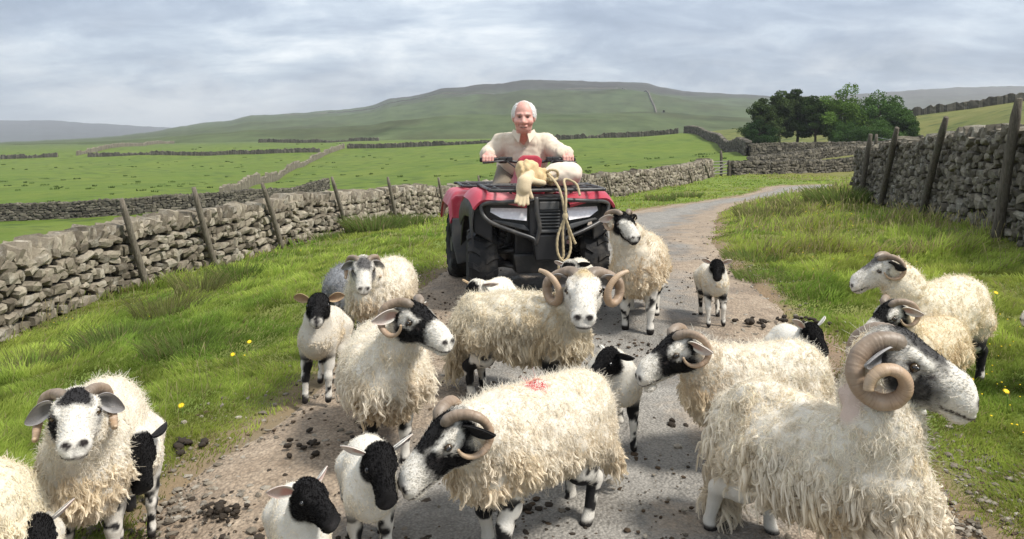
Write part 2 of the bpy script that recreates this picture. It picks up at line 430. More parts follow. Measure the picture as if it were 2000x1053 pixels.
# ------------------------------------------------------------------ lane
def mat_road():
    m, nt, b, out = new_mat('lane'); q = NB(nt)
    v = q.coord('Object'); t = q.attr('across')           # 0 in the middle, 1 at the edge
    n1 = q.noise(v, 0.8, 6, 0.65, 0.4); n2 = q.noise(v, 6.0, 6, 0.7); n3 = q.noise(v, 55.0, 3, 0.7); n4 = q.noise(v, 2.1, 5, 0.6, 0.3)
    asph = q.mix(q.ramp(n2, [(0.3, 0.0), (0.7, 1.0)]), (0.210, 0.198, 0.178), (0.345, 0.326, 0.295))
    grit = q.ramp(q.voro(v, 85.0), [(0.0, 1.25), (0.45, 0.85), (0.7, 0.5)])
    asph = q.mix(0.55, asph, q.mix(1.0, asph, grit, 'MULTIPLY'))
    dirt = q.mix(q.ramp(n2, [(0.3, 0.0), (0.72, 1.0)]), (0.255, 0.195, 0.140), (0.420, 0.340, 0.258))
    dirt = q.mix(0.5, dirt, q.mix(1.0, dirt, q.ramp(q.voro(v, 48.0), [(0.0, 1.3), (0.4, 0.9), (0.7, 0.45)]), 'MULTIPLY'))
    e = q.math('ADD', t, q.math('MULTIPLY', q.math('SUBTRACT', n1, 0.5), 1.5))
    e = q.math('ADD', e, q.math('MULTIPLY', q.math('SUBTRACT', n2, 0.5), 0.55))
    fac = q.ramp(e, [(0.26, 0.0), (0.58, 1.0)])
    c = q.mix(fac, asph, dirt)
    # two wheel tracks worn darker and smoother
    trk = q.ramp(q.math('ABSOLUTE', q.math('SUBTRACT', q.math('ADD', t, q.math('MULTIPLY', q.math('SUBTRACT', n1, 0.5), 0.25)), 0.42)), [(0.06, 0.42), (0.20, 0.0)])
    c = q.mix(trk, c, q.mix(1.0, c, (0.72, 0.73, 0.75), 'MULTIPLY'))
    # damp dark patches
    damp = q.ramp(n4, [(0.52, 0.0), (0.66, 0.75)])
    c = q.mix(damp, c, q.mix(1.0, c, (0.62, 0.60, 0.58), 'MULTIPLY'))
    spot = q.math('MULTIPLY', q.ramp(q.voro(v, 9.0), [(0.05, 1.0), (0.13, 0.0)]), q.ramp(n4, [(0.45, 0.0), (0.6, 0.8)]))
    c = q.mix(spot, c, (0.055, 0.042, 0.030))
    q.val(b.inputs['Base Color'], c)
    q.l(q.ramp(damp, [(0.0, 0.88), (0.5, 0.6)]), b.inputs['Roughness']); b.inputs['Specular IOR Level'].default_value = 0.25
    h = q.math('ADD', q.math('MULTIPLY', n3, 0.35), q.math('ADD', q.math('MULTIPLY', q.voro(v, 60.0), -0.6), q.math('MULTIPLY', n2, 1.2)))
    q.l(q.bump(h, 0.75, 0.022), b.inputs['Normal'])
    return m
def build_road():
    # resample along the lane
    s = np.linspace(0, 1, len(RL)); nS = 900; nT = 44
    w = np.linspace(0, 1, nS) ** 1.35
    def rs(Pp): return np.stack([np.interp(w, s, Pp[:, 0]), np.interp(w, s, Pp[:, 1])], 1)
    Lp, Rp = rs(RL), rs(RR)
    lj = 0.16 * fnoise(Lp, 0.9, 4, 21); rj = 0.16 * fnoise(Rp, 0.9, 4, 22)
    dirv = (Rp - Lp); wd = np.linalg.norm(dirv, axis=1)[:, None]; dirv = dirv / wd
    Lp = Lp + dirv * (lj[:, None] - 0.10); Rp = Rp + dirv * (rj[:, None] + 0.12)
    t = np.linspace(0, 1, nT)
    P = Lp[:, None] * (1 - t)[None, :, None] + Rp[:, None] * t[None, :, None]
    Z = terr0(P[..., 0].ravel(), P[..., 1].ravel()).reshape(P.shape[:2])
    Z = Z + 0.012 - 0.045 * (np.abs(t - .5) * 2)[None] ** 14 - 0.03 * ((np.abs(t - .5) * 2) ** 2)[None] + 0.014 * fnoise(P, 1.3, 4, 8) + 0.006 * fnoise(P, 6, 2, 4)
    across = np.broadcast_to((np.abs(t - .5) * 2)[None], Z.shape)
    idx = np.arange(nS * nT).reshape(nS, nT)
    F = np.stack([idx[:-1, :-1], idx[:-1, 1:], idx[1:, 1:], idx[1:, :-1]], -1).reshape(-1, 4)
    me = mesh_np('road', np.concatenate([P, Z[..., None]], -1).reshape(-1, 3), F, mat_road(), True, {'across': ('FLOAT', across.ravel())})
    tag(obj('road', me), 'worn single track lane with dirt and gravel edges', kind='structure')
build_road()
def ground_z(x, y):
    """height of whatever lies on top at a place: lane or turf"""
    e = float(edge_dist(np.array([x]), np.array([y]))[0])
    return float(terr0(np.array([x]), np.array([y]))[0]) + 0.0 if e < 0 else tz(x, y)

# ------------------------------------------------------------------ hills
def mat_hill(name, low, mid, top, z0, z1, z2):
    m, nt, b, out = new_mat(name); q = NB(nt)
    g = q.n('ShaderNodeNewGeometry'); sp = q.n('ShaderNodeSeparateXYZ'); q.l(g.outputs['Position'], sp.inputs[0])
    v = q.coord('Object', (1, 0.5, 2.2))
    n = q.noise(v, 0.012, 7, 0.62, 0.5); n2 = q.noise(v, 0.05, 6, 0.65)
    z = q.math('ADD', sp.outputs['Z'], q.math('MULTIPLY', q.math('SUBTRACT', n, 0.5), (z2 - z0) * 0.22))
    f = q.n('ShaderNodeMapRange'); q.l(z, f.inputs['Value']); f.inputs['From Min'].default_value = z0; f.inputs['From Max'].default_value = z2
    c = q.ramp(f.outputs[0], [(0.0, low), ((z1 - z0) / (z2 - z0), mid), (min(0.98, (z1 - z0) / (z2 - z0) + 0.16), top), (1.0, top)])
    c = q.mix(q.ramp(n2, [(0.32, 0.0), (0.7, 1.0)]), q.mix(1.0, c, (0.72, 0.75, 0.72), 'MULTIPLY'), q.mix(1.0, c, (1.2, 1.2, 1.1), 'MULTIPLY'))
    c = q.mix(q.ramp(q.noise(q.coord('Object', (1, .6, 1.5)), 0.0075, 6, 0.66, 0.8), [(0.44, 0.0), (0.60, 0.8)]), c, q.mix(1.0, c, (0.70, 0.60, 0.66), 'MULTIPLY'))
    streak = q.ramp(q.noise(q.coord('Object', (0.25, 0.25, 3.0)), 0.06, 4, 0.6), [(0.56, 0.0), (0.64, 0.6)])
    c = q.mix(streak, c, q.mix(1.0, c, (0.62, 0.66, 0.62), 'MULTIPLY'))
    q.val(b.inputs['Base Color'], c); b.inputs['Roughness'].default_value = 1.0; b.inputs['Specular IOR Level'].default_value = 0.0
    return m
def hill(name, label, prof, d0, d1, y0, mat, terr=True, seed=0, back=1.5):
    """prof: (px, py) of the skyline as seen; the slope climbs from depth d0 to d1"""
    prof = np.array(prof, float); nx = 900; ns = 60
    px = np.linspace(prof[0, 0], prof[-1, 0], nx)
    py = np.interp(px, prof[:, 0], prof[:, 1])
    k = np.array([1, 2, 3, 2, 1.]); k /= k.sum(); py = np.convolve(np.pad(py, 2, 'edge'), k, 'valid')
    py = py + 0.9 * vnoise(np.stack([px, px * 0], -1), 0.03, seed) + 0.5 * vnoise(np.stack([px, px * 0], -1), 0.11, seed + 1)
    s = np.linspace(0, 1, ns)
    V = np.zeros((ns + 6, nx, 3))
    zr = CAMZ + (HOR - py) / 2000 * d1
    for i, si in enumerate(s):
        D = d0 + (d1 - d0) * si
        f = si
        if terr: f = si + 0.035 * np.sin(si * 6 * math.pi) * (1 - si) * 1.5
        X = (px - 1000) / 2000 * D
        z = y0 + (zr - y0) * f
        P = np.stack([X, np.full(nx, D)], -1)
        z = z + (zr - y0) * 0.05 * fnoise(P, 1 / 160., 4, seed + 5) * math.sin(si * math.pi) ** 0.7
        V[i] = np.stack([X, np.full(nx, D * KD), z], -1)
    for j in range(6):
        D = d1 * (1 + (j + 1) * 0.08 * back); X = (px - 1000) / 2000 * D
        V[ns + j] = np.stack([X, np.full(nx, D * KD), zr * (1 - 0.02 * (j + 1) ** 2) - 2 * j], -1)
    idx = np.arange((ns + 6) * nx).reshape(ns + 6, nx)
    F = np.stack([idx[:-1, :-1], idx[:-1, 1:], idx[1:, 1:], idx[1:, :-1]], -1).reshape(-1, 4)
    me = mesh_np(name, V.reshape(-1, 3), F, mat, True)
    return tag(obj(name, me), label, kind='structure'), V[:ns]
def build_hills():
    m1 = mat_hill('hill_pasture', (0.082, 0.105, 0.052), (0.070, 0.092, 0.050), (0.050, 0.050, 0.046), 0, 84, 175)
    H, V = hill('hill', 'broad flat-topped green hill with heather on top',
         [(-1500, 300), (-300, 285), (60, 276), (200, 268), (300, 258), (345, 248), (400, 239), (450, 236), (475, 227), (560, 222), (640, 216), (700, 211), (725, 207), (760, 192), (800, 188), (835, 183), (862, 173), (905, 170), (935, 165), (985, 162), (1010, 157), (1060, 156), (1130, 158), (1200, 160), (1270, 163), (1285, 170), (1330, 177), (1400, 182), (1500, 187), (1600, 196), (1800, 215), (2200, 250), (3000, 280)],
         620, 2700, 0.5, m1, True, 3)
    m2 = mat_hill('hill_moor', (0.10, 0.115, 0.07), (0.085, 0.090, 0.068), (0.072, 0.068, 0.062), 0, 100, 300)
    hill('hill', 'long heather moor rising behind the wood', [(1000, 230), (1300, 205), (1450, 192), (1600, 187), (1740, 180), (1800, 174), (1900, 170), (2000, 168), (2300, 166), (2800, 190), (3400, 260)], 1600, 3400, -2, m2, True, 13)
    m3 = mat_hill('hill_far', (0.055, 0.062, 0.064), (0.05, 0.054, 0.062), (0.046, 0.047, 0.058), 0, 60, 320)  # heather tones made bluish, painting in some of the distance haze
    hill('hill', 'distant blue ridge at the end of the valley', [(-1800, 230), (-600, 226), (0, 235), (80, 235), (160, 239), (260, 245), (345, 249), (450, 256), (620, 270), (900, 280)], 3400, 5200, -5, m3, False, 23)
    return V
HILLV = build_hills()
# ------------------------------------------------------------------ organic shapes: smooth union of round cones and ellipsoids, meshed with surface nets
class SDF:
    def __init__(s): s.p = []
    def cone(s, a, b, ra, rb, g=0, k=0.03):
        s.p.append(('c', np.array(a, float), np.array(b, float), float(ra), float(rb), g, k)); return s
    def chain(s, pts, g=0, k=0.03):
        for (a, ra), (b, rb) in zip(pts[:-1], pts[1:]): s.cone(a, b, ra, rb, g, k)
        return s
    def ell(s, c, r, g=0, k=0.03, rot=None):
        s.p.append(('e', np.array(c, float), np.array(r, float), None if rot is None else np.array(rot, float), 0, g, k)); return s
    def cut(s, c, r, k=0.01, rot=None):
        s.p.append(('x', np.array(c, float), np.array(r, float), None if rot is None else np.array(rot, float), 0, -1, k)); return s
    @staticmethod
    def dist(p, Q):
        if p[0] == 'c':
            a, b, ra, rb = p[1:5]; ba = b - a; pa = Q - a
            h = np.clip((pa @ ba) / max(ba @ ba, 1e-9), 0, 1)
            return np.sqrt(((pa - h[..., None] * ba) ** 2).sum(-1)) - (ra + (rb - ra) * h)
        c, r, rot = p[1:4]
        L = Q - c
        if rot is not None: L = L @ rot          # columns of rot are the local axes
        k0 = np.sqrt(((L / r) ** 2).sum(-1)); k1 = np.sqrt(((L / (r * r)) ** 2).sum(-1))
        return k0 * (k0 - 1.0) / np.maximum(k1, 1e-9)
    def bounds(s):
        lo, hi = [], []
        for p in s.p:
            if p[0] == 'x': continue
            if p[0] == 'c':
                r = max(p[3], p[4]); lo.append(np.minimum(p[1], p[2]) - r); hi.append(np.maximum(p[1], p[2]) + r)
            else:
                r = p[2].max() if p[3] is not None else p[2]; lo.append(p[1] - r); hi.append(p[1] + r)
        return np.min(lo, 0), np.max(hi, 0)
    def mesh(s, h):
        lo, hi = s.bounds(); lo = lo - 3 * h; hi = hi + 3 * h
        n = np.ceil((hi - lo) / h).astype(int) + 1
        F = np.full(n, 0.5, np.float32)
        ax = [lo[i] + np.arange(n[i]) * h for i in range(3)]
        for p in s.p:
            k = p[6]; pad = k + 2.5 * h
            if p[0] == 'c':
                r = max(p[3], p[4]); l, u = np.minimum(p[1], p[2]) - r - pad, np.maximum(p[1], p[2]) + r + pad
            else:
                r = p[2].max() if p[3] is not None else p[2]; l, u = p[1] - r - pad, p[1] + r + pad
            i0 = np.clip(np.floor((l - lo) / h).astype(int), 0, n); i1 = np.clip(np.ceil((u - lo) / h).astype(int) + 1, 0, n)
            if (i1 <= i0).any(): continue
            sl = tuple(slice(a, b) for a, b in zip(i0, i1))
            Q = np.stack(np.meshgrid(*[ax[i][sl[i]] for i in range(3)], indexing='ij'), -1)
            d = s.dist(p, Q); c = F[sl]
            if p[0] == 'x':
                hh = np.clip(0.5 - 0.5 * (c + d) / k, 0, 1); F[sl] = c * (1 - hh) - d * hh + k * hh * (1 - hh)
            else:
                hh = np.clip(0.5 + 0.5 * (c - d) / k, 0, 1); F[sl] = c * (1 - hh) + d * hh - k * hh * (1 - hh)
        return surface_nets(F, lo, h)
    def groups(s, V, ng):
        """distance of each point to each group of shapes"""
        D = np.full((len(V), ng), 9.0)
        for p in s.p:
            if p[5] >= 0: D[:, p[5]] = np.minimum(D[:, p[5]], s.dist(p, V))
        return D
def surface_nets(F, lo, h):
    n = np.array(F.shape); ins = F < 0
    cnt = np.zeros(n - 1, np.int8)
    offs = [(i, j, k) for i in (0, 1) for j in (0, 1) for k in (0, 1)]
    for o in offs: cnt += ins[o[0]:n[0] - 1 + o[0], o[1]:n[1] - 1 + o[1], o[2]:n[2] - 1 + o[2]]
    act = np.argwhere((cnt > 0) & (cnt < 8))
    ids = np.full(n - 1, -1, np.int32); ids[tuple(act.T)] = np.arange(len(act))
    C = np.stack([F[act[:, 0] + o[0], act[:, 1] + o[1], act[:, 2] + o[2]] for o in offs], 1)
    O = np.array(offs, float); acc = np.zeros((len(act), 3)); num = np.zeros(len(act))
    for a in range(8):
        for b in range(a + 1, 8):
            if np.abs(O[a] - O[b]).sum() != 1: continue
            m = (C[:, a] < 0) != (C[:, b] < 0)
            t = np.where(m, C[:, a] / np.where(m, C[:, a] - C[:, b], 1), 0)
            acc += np.where(m[:, None], O[a] + (O[b] - O[a]) * t[:, None], 0); num += m
    V = lo + (act + acc / num[:, None]) * h
    Q = []
    for ax in range(3):
        a0 = [slice(None)] * 3; a1 = [slice(None)] * 3; a0[ax] = slice(0, -1); a1[ax] = slice(1, None)
        A, B = ins[tuple(a0)], ins[tuple(a1)]
        e = np.argwhere(A != B)
        u, v = [i for i in range(3) if i != ax]
        e = e[(e[:, u] > 0) & (e[:, v] > 0) & (e[:, u] < n[u] - 1) & (e[:, v] < n[v] - 1)]
        def cid(du, dv):
            c = e.copy(); c[:, u] += du; c[:, v] += dv; return ids[tuple(c.T)]
        q = np.stack([cid(-1, -1), cid(0, -1), cid(0, 0), cid(-1, 0)], 1)
        flip = A[tuple(e.T)] if ax != 1 else ~A[tuple(e.T)]
        q[~flip] = q[~flip][:, ::-1]
        Q.append(q[(q >= 0).all(1)])
    return V, np.concatenate(Q)

def vert_normals(V, Fq):
    n = np.cross(V[Fq[:, 2]] - V[Fq[:, 0]], V[Fq[:, 3]] - V[Fq[:, 1]])
    N = np.zeros_like(V)
    for i in range(4): np.add.at(N, Fq[:, i], n)
    return N / np.maximum(np.linalg.norm(N, axis=1), 1e-9)[:, None]

def tube(P, rad, sides=10, cap=True, flat=None):
    """swept tube along P with radius per point; returns V, [quads]"""
    P = np.asarray(P, float); rad = np.broadcast_to(np.asarray(rad, float), (len(P),))
    T = np.gradient(P, axis=0); T /= np.maximum(np.linalg.norm(T, axis=1), 1e-9)[:, None]
    up = np.array([0, 0, 1.0]) if abs(T[0, 2]) < 0.9 else np.array([1.0, 0, 0])
    U = np.cross(up, T[0]); U /= np.linalg.norm(U); Us = [U]
    for i in range(1, len(P)):
        U = U - T[i] * (U @ T[i]); U /= max(np.linalg.norm(U), 1e-9); Us.append(U)
    Us = np.array(Us); W = np.cross(T, Us)
    a = np.linspace(0, 2 * math.pi, sides, endpoint=False)
    V = P[:, None] + rad[:, None, None] * (np.cos(a)[None, :, None] * Us[:, None] + np.sin(a)[None, :, None] * W[:, None] * (1 if flat is None else flat))
    m = len(P); idx = np.arange(m * sides).reshape(m, sides); nx = np.roll(idx, -1, 1)
    F = np.stack([idx[:-1], nx[:-1], nx[1:], idx[1:]], -1).reshape(-1, 4)
    V = V.reshape(-1, 3)
    if cap:
        c0, c1 = len(V), len(V) + 1
        V = np.vstack([V, P[:1], P[-1:]])
        t0 = np.stack([np.full(sides, c0), nx[0], idx[0]], 1); t1 = np.stack([np.full(sides, c1), idx[-1], nx[-1]], 1)
        return V, [F, np.vstack([t0, t1])]
    return V, [F]

def hair_obj(name, P, rad, mat, parent=None, tint=None):
    """P (n curves, k points, 3), rad (n,k) or (k,)"""
    n, k = P.shape[:2]
    hc = bpy.data.hair_curves.new(name)
    hc.add_curves([k] * n)
    hc.position_data.foreach_set('vector', np.ascontiguousarray(P, np.float32).ravel())
    a = hc.attributes.get('radius') or hc.attributes.new('radius', 'FLOAT', 'POINT')
    a.data.foreach_set('value', np.ascontiguousarray(np.broadcast_to(rad, (n, k)), np.float32).ravel())
    if tint is not None:
        t = hc.attributes.new('tint', 'FLOAT_COLOR', 'CURVE')
        tt = np.ones((n, 4), np.float32); tt[:, :3] = tint
        t.data.foreach_set('color', tt.ravel())
    if mat: hc.materials.append(mat)
    o = bpy.data.objects.new(name, hc)
    return link(o, parent)

# ------------------------------------------------------------------ sheep
def mat_wool():
    m, nt, b, out = new_mat('fleece'); q = NB(nt)
    c = q.attr('tint', 'Color')
    h = q.n('ShaderNodeHairInfo')
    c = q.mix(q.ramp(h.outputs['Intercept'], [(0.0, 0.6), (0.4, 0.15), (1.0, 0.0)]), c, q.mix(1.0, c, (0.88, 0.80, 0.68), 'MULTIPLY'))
    dif = q.n('ShaderNodeBsdfDiffuse'); q.l(c, dif.inputs['Color'])
    tr = q.n('ShaderNodeBsdfTranslucent'); q.l(c, tr.inputs['Color'])
    mx = q.n('ShaderNodeMixShader'); mx.inputs[0].default_value = 0.28
    q.l(dif.outputs[0], mx.inputs[1]); q.l(tr.outputs[0], mx.inputs[2])
    nt.nodes.remove(b); q.l(mx.outputs[0], out.inputs[0])
    return m
def mat_hide():
    """short-haired face, legs and the skin of wool under the fleece; colour is in the attribute"""
    m, nt, b, out = new_mat('sheep_hide'); q = NB(nt)
    v = q.coord('Object'); c = q.attr('col', 'Color')
    n = q.noise(v, 120, 4, 0.7); n2 = q.noise(v, 18, 4, 0.6)
    c = q.mix(q.ramp(n, [(0.3, 0.30), (0.7, 0.0)]), c, q.mix(1.0, c, (0.78, 0.76, 0.74), 'MULTIPLY'))
    c = q.mix(q.ramp(n2, [(0.45, 0.0), (0.75, 0.22)]), c, q.mix(1.0, c, (0.88, 0.80, 0.70), 'MULTIPLY'))
    q.val(b.inputs['Base Color'], c); b.inputs['Roughness'].default_value = 0.75; b.inputs['Specular IOR Level'].default_value = 0.12
    b.inputs['Sheen Weight'].default_value = 0.03; b.inputs['Sheen Roughness'].default_value = 0.5
    q.l(q.bump(q.noise(q.coord('Object', (1, 1, 1)), 130, 5, 0.75), 0.6, 0.008), b.inputs['Normal'])
    return m
def mat_horn():
    m, nt, b, out = new_mat('horn'); q = NB(nt)
    v = q.coord('Object'); n = q.noise(v, 22, 5, 0.6); t = q.attr('along')
    base = q.ramp(t, [(0.0, (0.15, 0.118, 0.088)), (0.25, (0.26, 0.182, 0.122)), (0.65, (0.37, 0.250, 0.160)), (1.0, (0.40, 0.29, 0.185))])
    rib = q.attr('rib')
    c = q.mix(q.ramp(rib, [(0.0, 0.6), (0.6, 0.0)]), base, q.mix(1.0, base, (0.55, 0.48, 0.43), 'MULTIPLY'))
    c = q.mix(q.ramp(n, [(0.4, 0.0), (0.75, 0.45)]), c, (0.40, 0.33, 0.27))
    q.val(b.inputs['Base Color'], c); b.inputs['Roughness'].default_value = 0.5
    q.l(q.bump(q.noise(v, 90, 4, 0.6), 0.3, 0.004), b.inputs['Normal'])
    return m
M_WOOL, M_HIDE, M_HORN = mat_wool(), mat_hide(), mat_horn()
M_EYE = simple_mat('sheep_eye', (0.055, 0.034, 0.014), 0.12, 0.8, nscale=80)
M_PUPIL = simple_mat('sheep_pupil', (0.006, 0.006, 0.007), 0.08, 0.8)

WHITE = np.array([0.70, 0.67, 0.61]); BLACK = np.array([0.0095, 0.009, 0.0095]); GREYH = np.array([0.17, 0.165, 0.165]); CREAM = np.array([0.855, 0.80, 0.695])

def face_colour(L, pat, hs, seedv):
    """L: head-local positions (x to the nose, y left, z up) in head units; returns colour"""
    x, y, z = L.T; n = fnoise(L, 26, 3, seedv); nf = fnoise(L, 95, 3, seedv + 3)
    w = np.broadcast_to(WHITE, (len(L), 3)).copy()
    ay = np.abs(y)
    def blot(mask, c, soft=0.012, nz=1.0):
        f = np.clip(0.5 - (mask + nz * (0.007 * n + 0.005 * nf)) / soft, 0, 1)[:, None]
        w[:] = w * (1 - f) + np.asarray(c) * f
    e = lambda cx, cy, cz, rx, ry, rz: (np.sqrt(((x - cx) / rx) ** 2 + ((y - cy) / ry) ** 2 + ((z - cz) / rz) ** 2) - 1) * min(rx, ry, rz)
    if pat == 'black':
        w[:] = BLACK
    elif pat == 'blacknose':          # black face with a pale muzzle tip
        w[:] = BLACK
        blot(np.minimum(e(.205, .02, -.045, .03, .018, .03), e(.205, -.02, -.045, .03, .018, .03)), WHITE, 0.01)
    elif pat == 'white':
        blot(e(0.02, 0, .085, .05, .05, .025), (0.50, 0.40, 0.24), 0.03)
    elif pat == 'patch':              # white face, black forehead patch and dark cheeks (seen from the front)
        blot(e(.045, .0, .07, .052, .052, .05), BLACK * 2.2, 0.02)
        blot(e(.075, -.062, -.02, .075, .03, .055), BLACK * 1.5)
        blot(e(.03, .066, .01, .03, .016, .03), GREYH * 0.7)
    elif pat == 'grey':               # grey forehead mottling, white muzzle
        blot(e(.05, 0, .06, .07, .055, .05), GREYH * 0.6, 0.035)
        for s_ in (1, -1): blot(e(.02, .06 * s_, -.015, .06, .03, .045), GREYH * 1.1, 0.03)
    elif pat in ('badger', 'badger2', 'ram'):
        # black over the poll and down the front of the face and cheeks, white eye patches, white muzzle
        c = BLACK * 1.2 if pat != 'ram' else GREYH * 0.30
        so = 0.016 if pat != 'ram' else 0.024
        fw = .050 if pat == 'badger' else .040
        blot(np.maximum(e(.045, 0, .05, .105, fw, .075), x - (.128 if pat != 'ram' else .118)), c, so)
        for s_ in (1, -1):
            blot(np.maximum(e(.045, .052 * s_, -.035, .092, .045, .046), x - .145), c, so)
            if pat == 'badger': blot(e(.098, .038 * s_, -.004, .026, .030, .05), c, so)
            blot(e(-.035, .06 * s_, 0.0, .03, .03, .06), c, so)
            if pat == 'badger2': blot(e(.085, .035 * s_, .0, .03, .028, .055), c, so)
        for s_ in (1, -1): blot(e(.043, .064 * s_, .02, .030, .022, .030), WHITE, 0.010)
        if pat == 'ram':
            f = np.clip(nf * 1.6 - 0.1, 0, 1)[:, None] * 0.55 * (x < .13)[:, None]; w[:] = w * (1 - f) + GREYH * 0.8 * f
    elif pat == 'sidepatch':          # mostly white, black behind the jaw and a grey forehead smudge
        blot(e(.03, 0, .075, .06, .045, .035), GREYH * 0.5, 0.03)
        blot(e(.085, 0, .045, .04, .03, .03), GREYH, 0.03)
        for s_ in (1, -1): blot(e(-.01, .055 * s_, -.03, .03, .03, .05), BLACK * 1.5)
    elif pat == 'halfblack':          # black brow with a white blaze down the nose side
        w[:] = BLACK
        blot(np.minimum(e(.15, -.01, -.01, .095, .05, .06), e(.10, -.045, .02, .06, .035, .04)), WHITE, 0.012)
    elif pat == 'lampatch':           # pale lamb face with a black crown patch
        blot(e(.05, 0, .05, .075, .058, .05), BLACK, 0.01)
    if pat not in ('black', 'blacknose', 'halfblack'):
        for s_ in (1, -1): blot(e(.050, .062 * s_, .013, .020, .014, .0145), (0.035, 0.028, 0.026), 0.005)
        for s_ in (1, -1): blot(e(.078, .052 * s_, -.001, .014, .012, .004), (0.06, 0.05, 0.048), 0.006)
    if pat not in ('black', 'blacknose'):
        # nostrils and lips
        for s_ in (1, -1): blot(e(.211, .021 * s_, -.030, .017, .015, .011), (0.022, 0.018, 0.018), 0.005, .2)
        blot(e(.222, 0, -.046, .012, .007, .020), (0.04, 0.032, 0.032), 0.005, .2)
        blot(np.maximum(np.abs(z + .068 - .10 * np.maximum(.20 - x, 0)) - .0035, .125 - x), (0.05, 0.04, 0.038), 0.005, 0)
    else:
        blot(e(.218, 0, -.040, .018, .022, .020), (0.035, 0.032, 0.034), 0.02)
    return w

def head_prims(S, M, hs, lamb=False, mouth=0.0, deep=1.0):
    """add a head to S; M is the 4x4 head frame"""
    def w(p): return (M @ np.array([*(np.array(p, float) * [1, .5 + .5 * deep, deep] * hs), 1.0]))[:3]
    rot = M[:3, :3]; k = 0.022 * hs
    wd = 1.08 if lamb else 1.0; ln = 0.88 if lamb else 1.0
    E = lambda c, r, kk=k: S.ell(w((c[0] * ln, c[1] * wd, c[2])), np.array(r) * hs * [ln, wd * (.5 + .5 * deep), deep], 1, kk, rot)
    Cn = lambda a, b, ra, rb, kk=k: S.cone(w((a[0] * ln, a[1] * wd, a[2])), w((b[0] * ln, b[1] * wd, b[2])), ra * hs * (.4 + .6 * deep), rb * hs * (.4 + .6 * deep), 1, kk)
    E((-.01, 0, .012), (.078, .062, .066))                           # skull
    Cn((.02, 0, .000), (.165, 0, -.030), .054, .040)                 # face
    Cn((.02, 0, .040), (.160, 0, -.006), .036, .029)                 # bridge of the nose
    Cn((-.015, .0, -.040), (.150, 0, -.058), .038, .024)             # jaw
    for s in (1, -1):
        E((.005, .034 * s, -.030), (.052, .030, .045))               # cheek
        Cn((.03, .043 * s, .038), (.075, .042 * s, .022), .018, .014, .012 * hs)   # brow
        E((.186, .020 * s, -.038), (.028, .023, .026), .012 * hs)     # muzzle
        E((.030, .055 * s, .000), (.020, .008, .016), .012 * hs)
    E((.190, 0, -.062), (.026, .031, .015), .008 * hs)               # upper lip
    E((.174, 0, -.077 - mouth), (.028, .025, .013), .008 * hs)       # chin
    for s in (1, -1):
        S.cut(w((.215 * ln, .020 * s * wd, -.031)), np.array((.010, .007, .006)) * hs, .004 * hs, rot)
        S.cut(w((.048 * ln, .064 * s * wd, .014)), np.array((.016, .010, .011)) * hs, .006 * hs, rot)

def head_frame(pos, yaw, pitch, roll=0.0):
    """x to the nose, y to the animal's left, z up"""
    q = Matrix.Rotation(yaw, 3, 'Z') @ Matrix.Rotation(-pitch, 3, 'Y') @ Matrix.Rotation(roll, 3, 'X')
    M = np.eye(4); M[:3, :3] = np.array(q); M[:3, 3] = pos
    return M

def horn_mesh(M, hs, side, kind, flare=1.0):
    """curling ridged horn"""
    if kind == 'ewe':   turns, R0, R1, r0, r1, out, cx, cz, n = 0.82, .074, .056, .0235, .006, .048, -.020, .012, 110
    elif kind == 'ewe2': turns, R0, R1, r0, r1, out, cx, cz, n = 0.68, .070, .062, .0235, .007, .062, -.022, .000, 110
    elif kind == 'small': turns, R0, R1, r0, r1, out, cx, cz, n = 0.50, .060, .050, .014, .005, .050, -.020, .015, 70
    elif kind == 'ram': turns, R0, R1, r0, r1, out, cx, cz, n = 1.36, .072, .041, .033, .014, .080, -.030, -.012, 190
    else:               turns, R0, R1, r0, r1, out, cx, cz, n = 1.12, .082, .055, .033, .010, .085, -.030, .000, 190   # wide ram
    t = np.linspace(0, 1, n)
    th = R(62) + t * turns * 2 * math.pi           # from above the brow back, down, forward
    Rr = R0 + (R1 - R0) * t
    if kind == 'ram': cx = cx + .020 * t; cz = cz - .034 * t
    x = cx + Rr * np.cos(th) * 1.0; z = cz + Rr * np.sin(th)
    y = .030 + out * flare * (t ** (0.8 if kind in ('ram', 'wide') else 1.0)) + .022 * np.sin(np.minimum(t * 3, 1) * math.pi / 2)
    sp = {'wide': R(48), 'ram': R(14), 'ewe2': R(12)}.get(kind, R(18))
    cxm = cx if np.isscalar(cx) else cx[0]; y = y - (x - cxm - Rr[0] * .47) * math.sin(sp) * np.minimum(t * 4, 1); x = cxm + (x - cxm) * math.cos(sp)
    if kind == 'wide': y = y + 0.030 * t ** 3; z = z + .03 * t ** 4
    # start inside the skull
    x[0] = (cx if np.isscalar(cx) else cx[0]) + Rr[0] * np.cos(th[0]) * 0.8; z[0] = z[0] - .02; y[0] = .02
    P = np.stack([x, y * side, z], 1) * hs
    ribs = turns * (52 if kind in ('ram', 'wide') else 36)
    ph = (t * ribs + 0.35 * np.sin(t * 23) + 0.5 * np.sin(t * 7)) % 1.0
    rib = np.clip(np.minimum(ph, 1 - ph) * 4, 0, 1)
    rad = (r0 + (r1 - r0) * t ** 1.15) * hs * (0.952 + 0.048 * rib) * (1 + 0.025 * np.sin(t * 31) + .02 * np.sin(t * 77))
    rad[-1] *= 0.4
    V, F = tube(P, rad, 14, True, 0.82)
    al = np.repeat(t, 14); rb = np.repeat(rib, 14)
    al = np.concatenate([al, [0, 1]]); rb = np.concatenate([rb, [1, 1]])
    V = (M[:3, :3] @ V.T).T + M[:3, 3]
    return mesh_np('horn', V, F, M_HORN, True, {'along': ('FLOAT', al), 'rib': ('FLOAT', rb)})

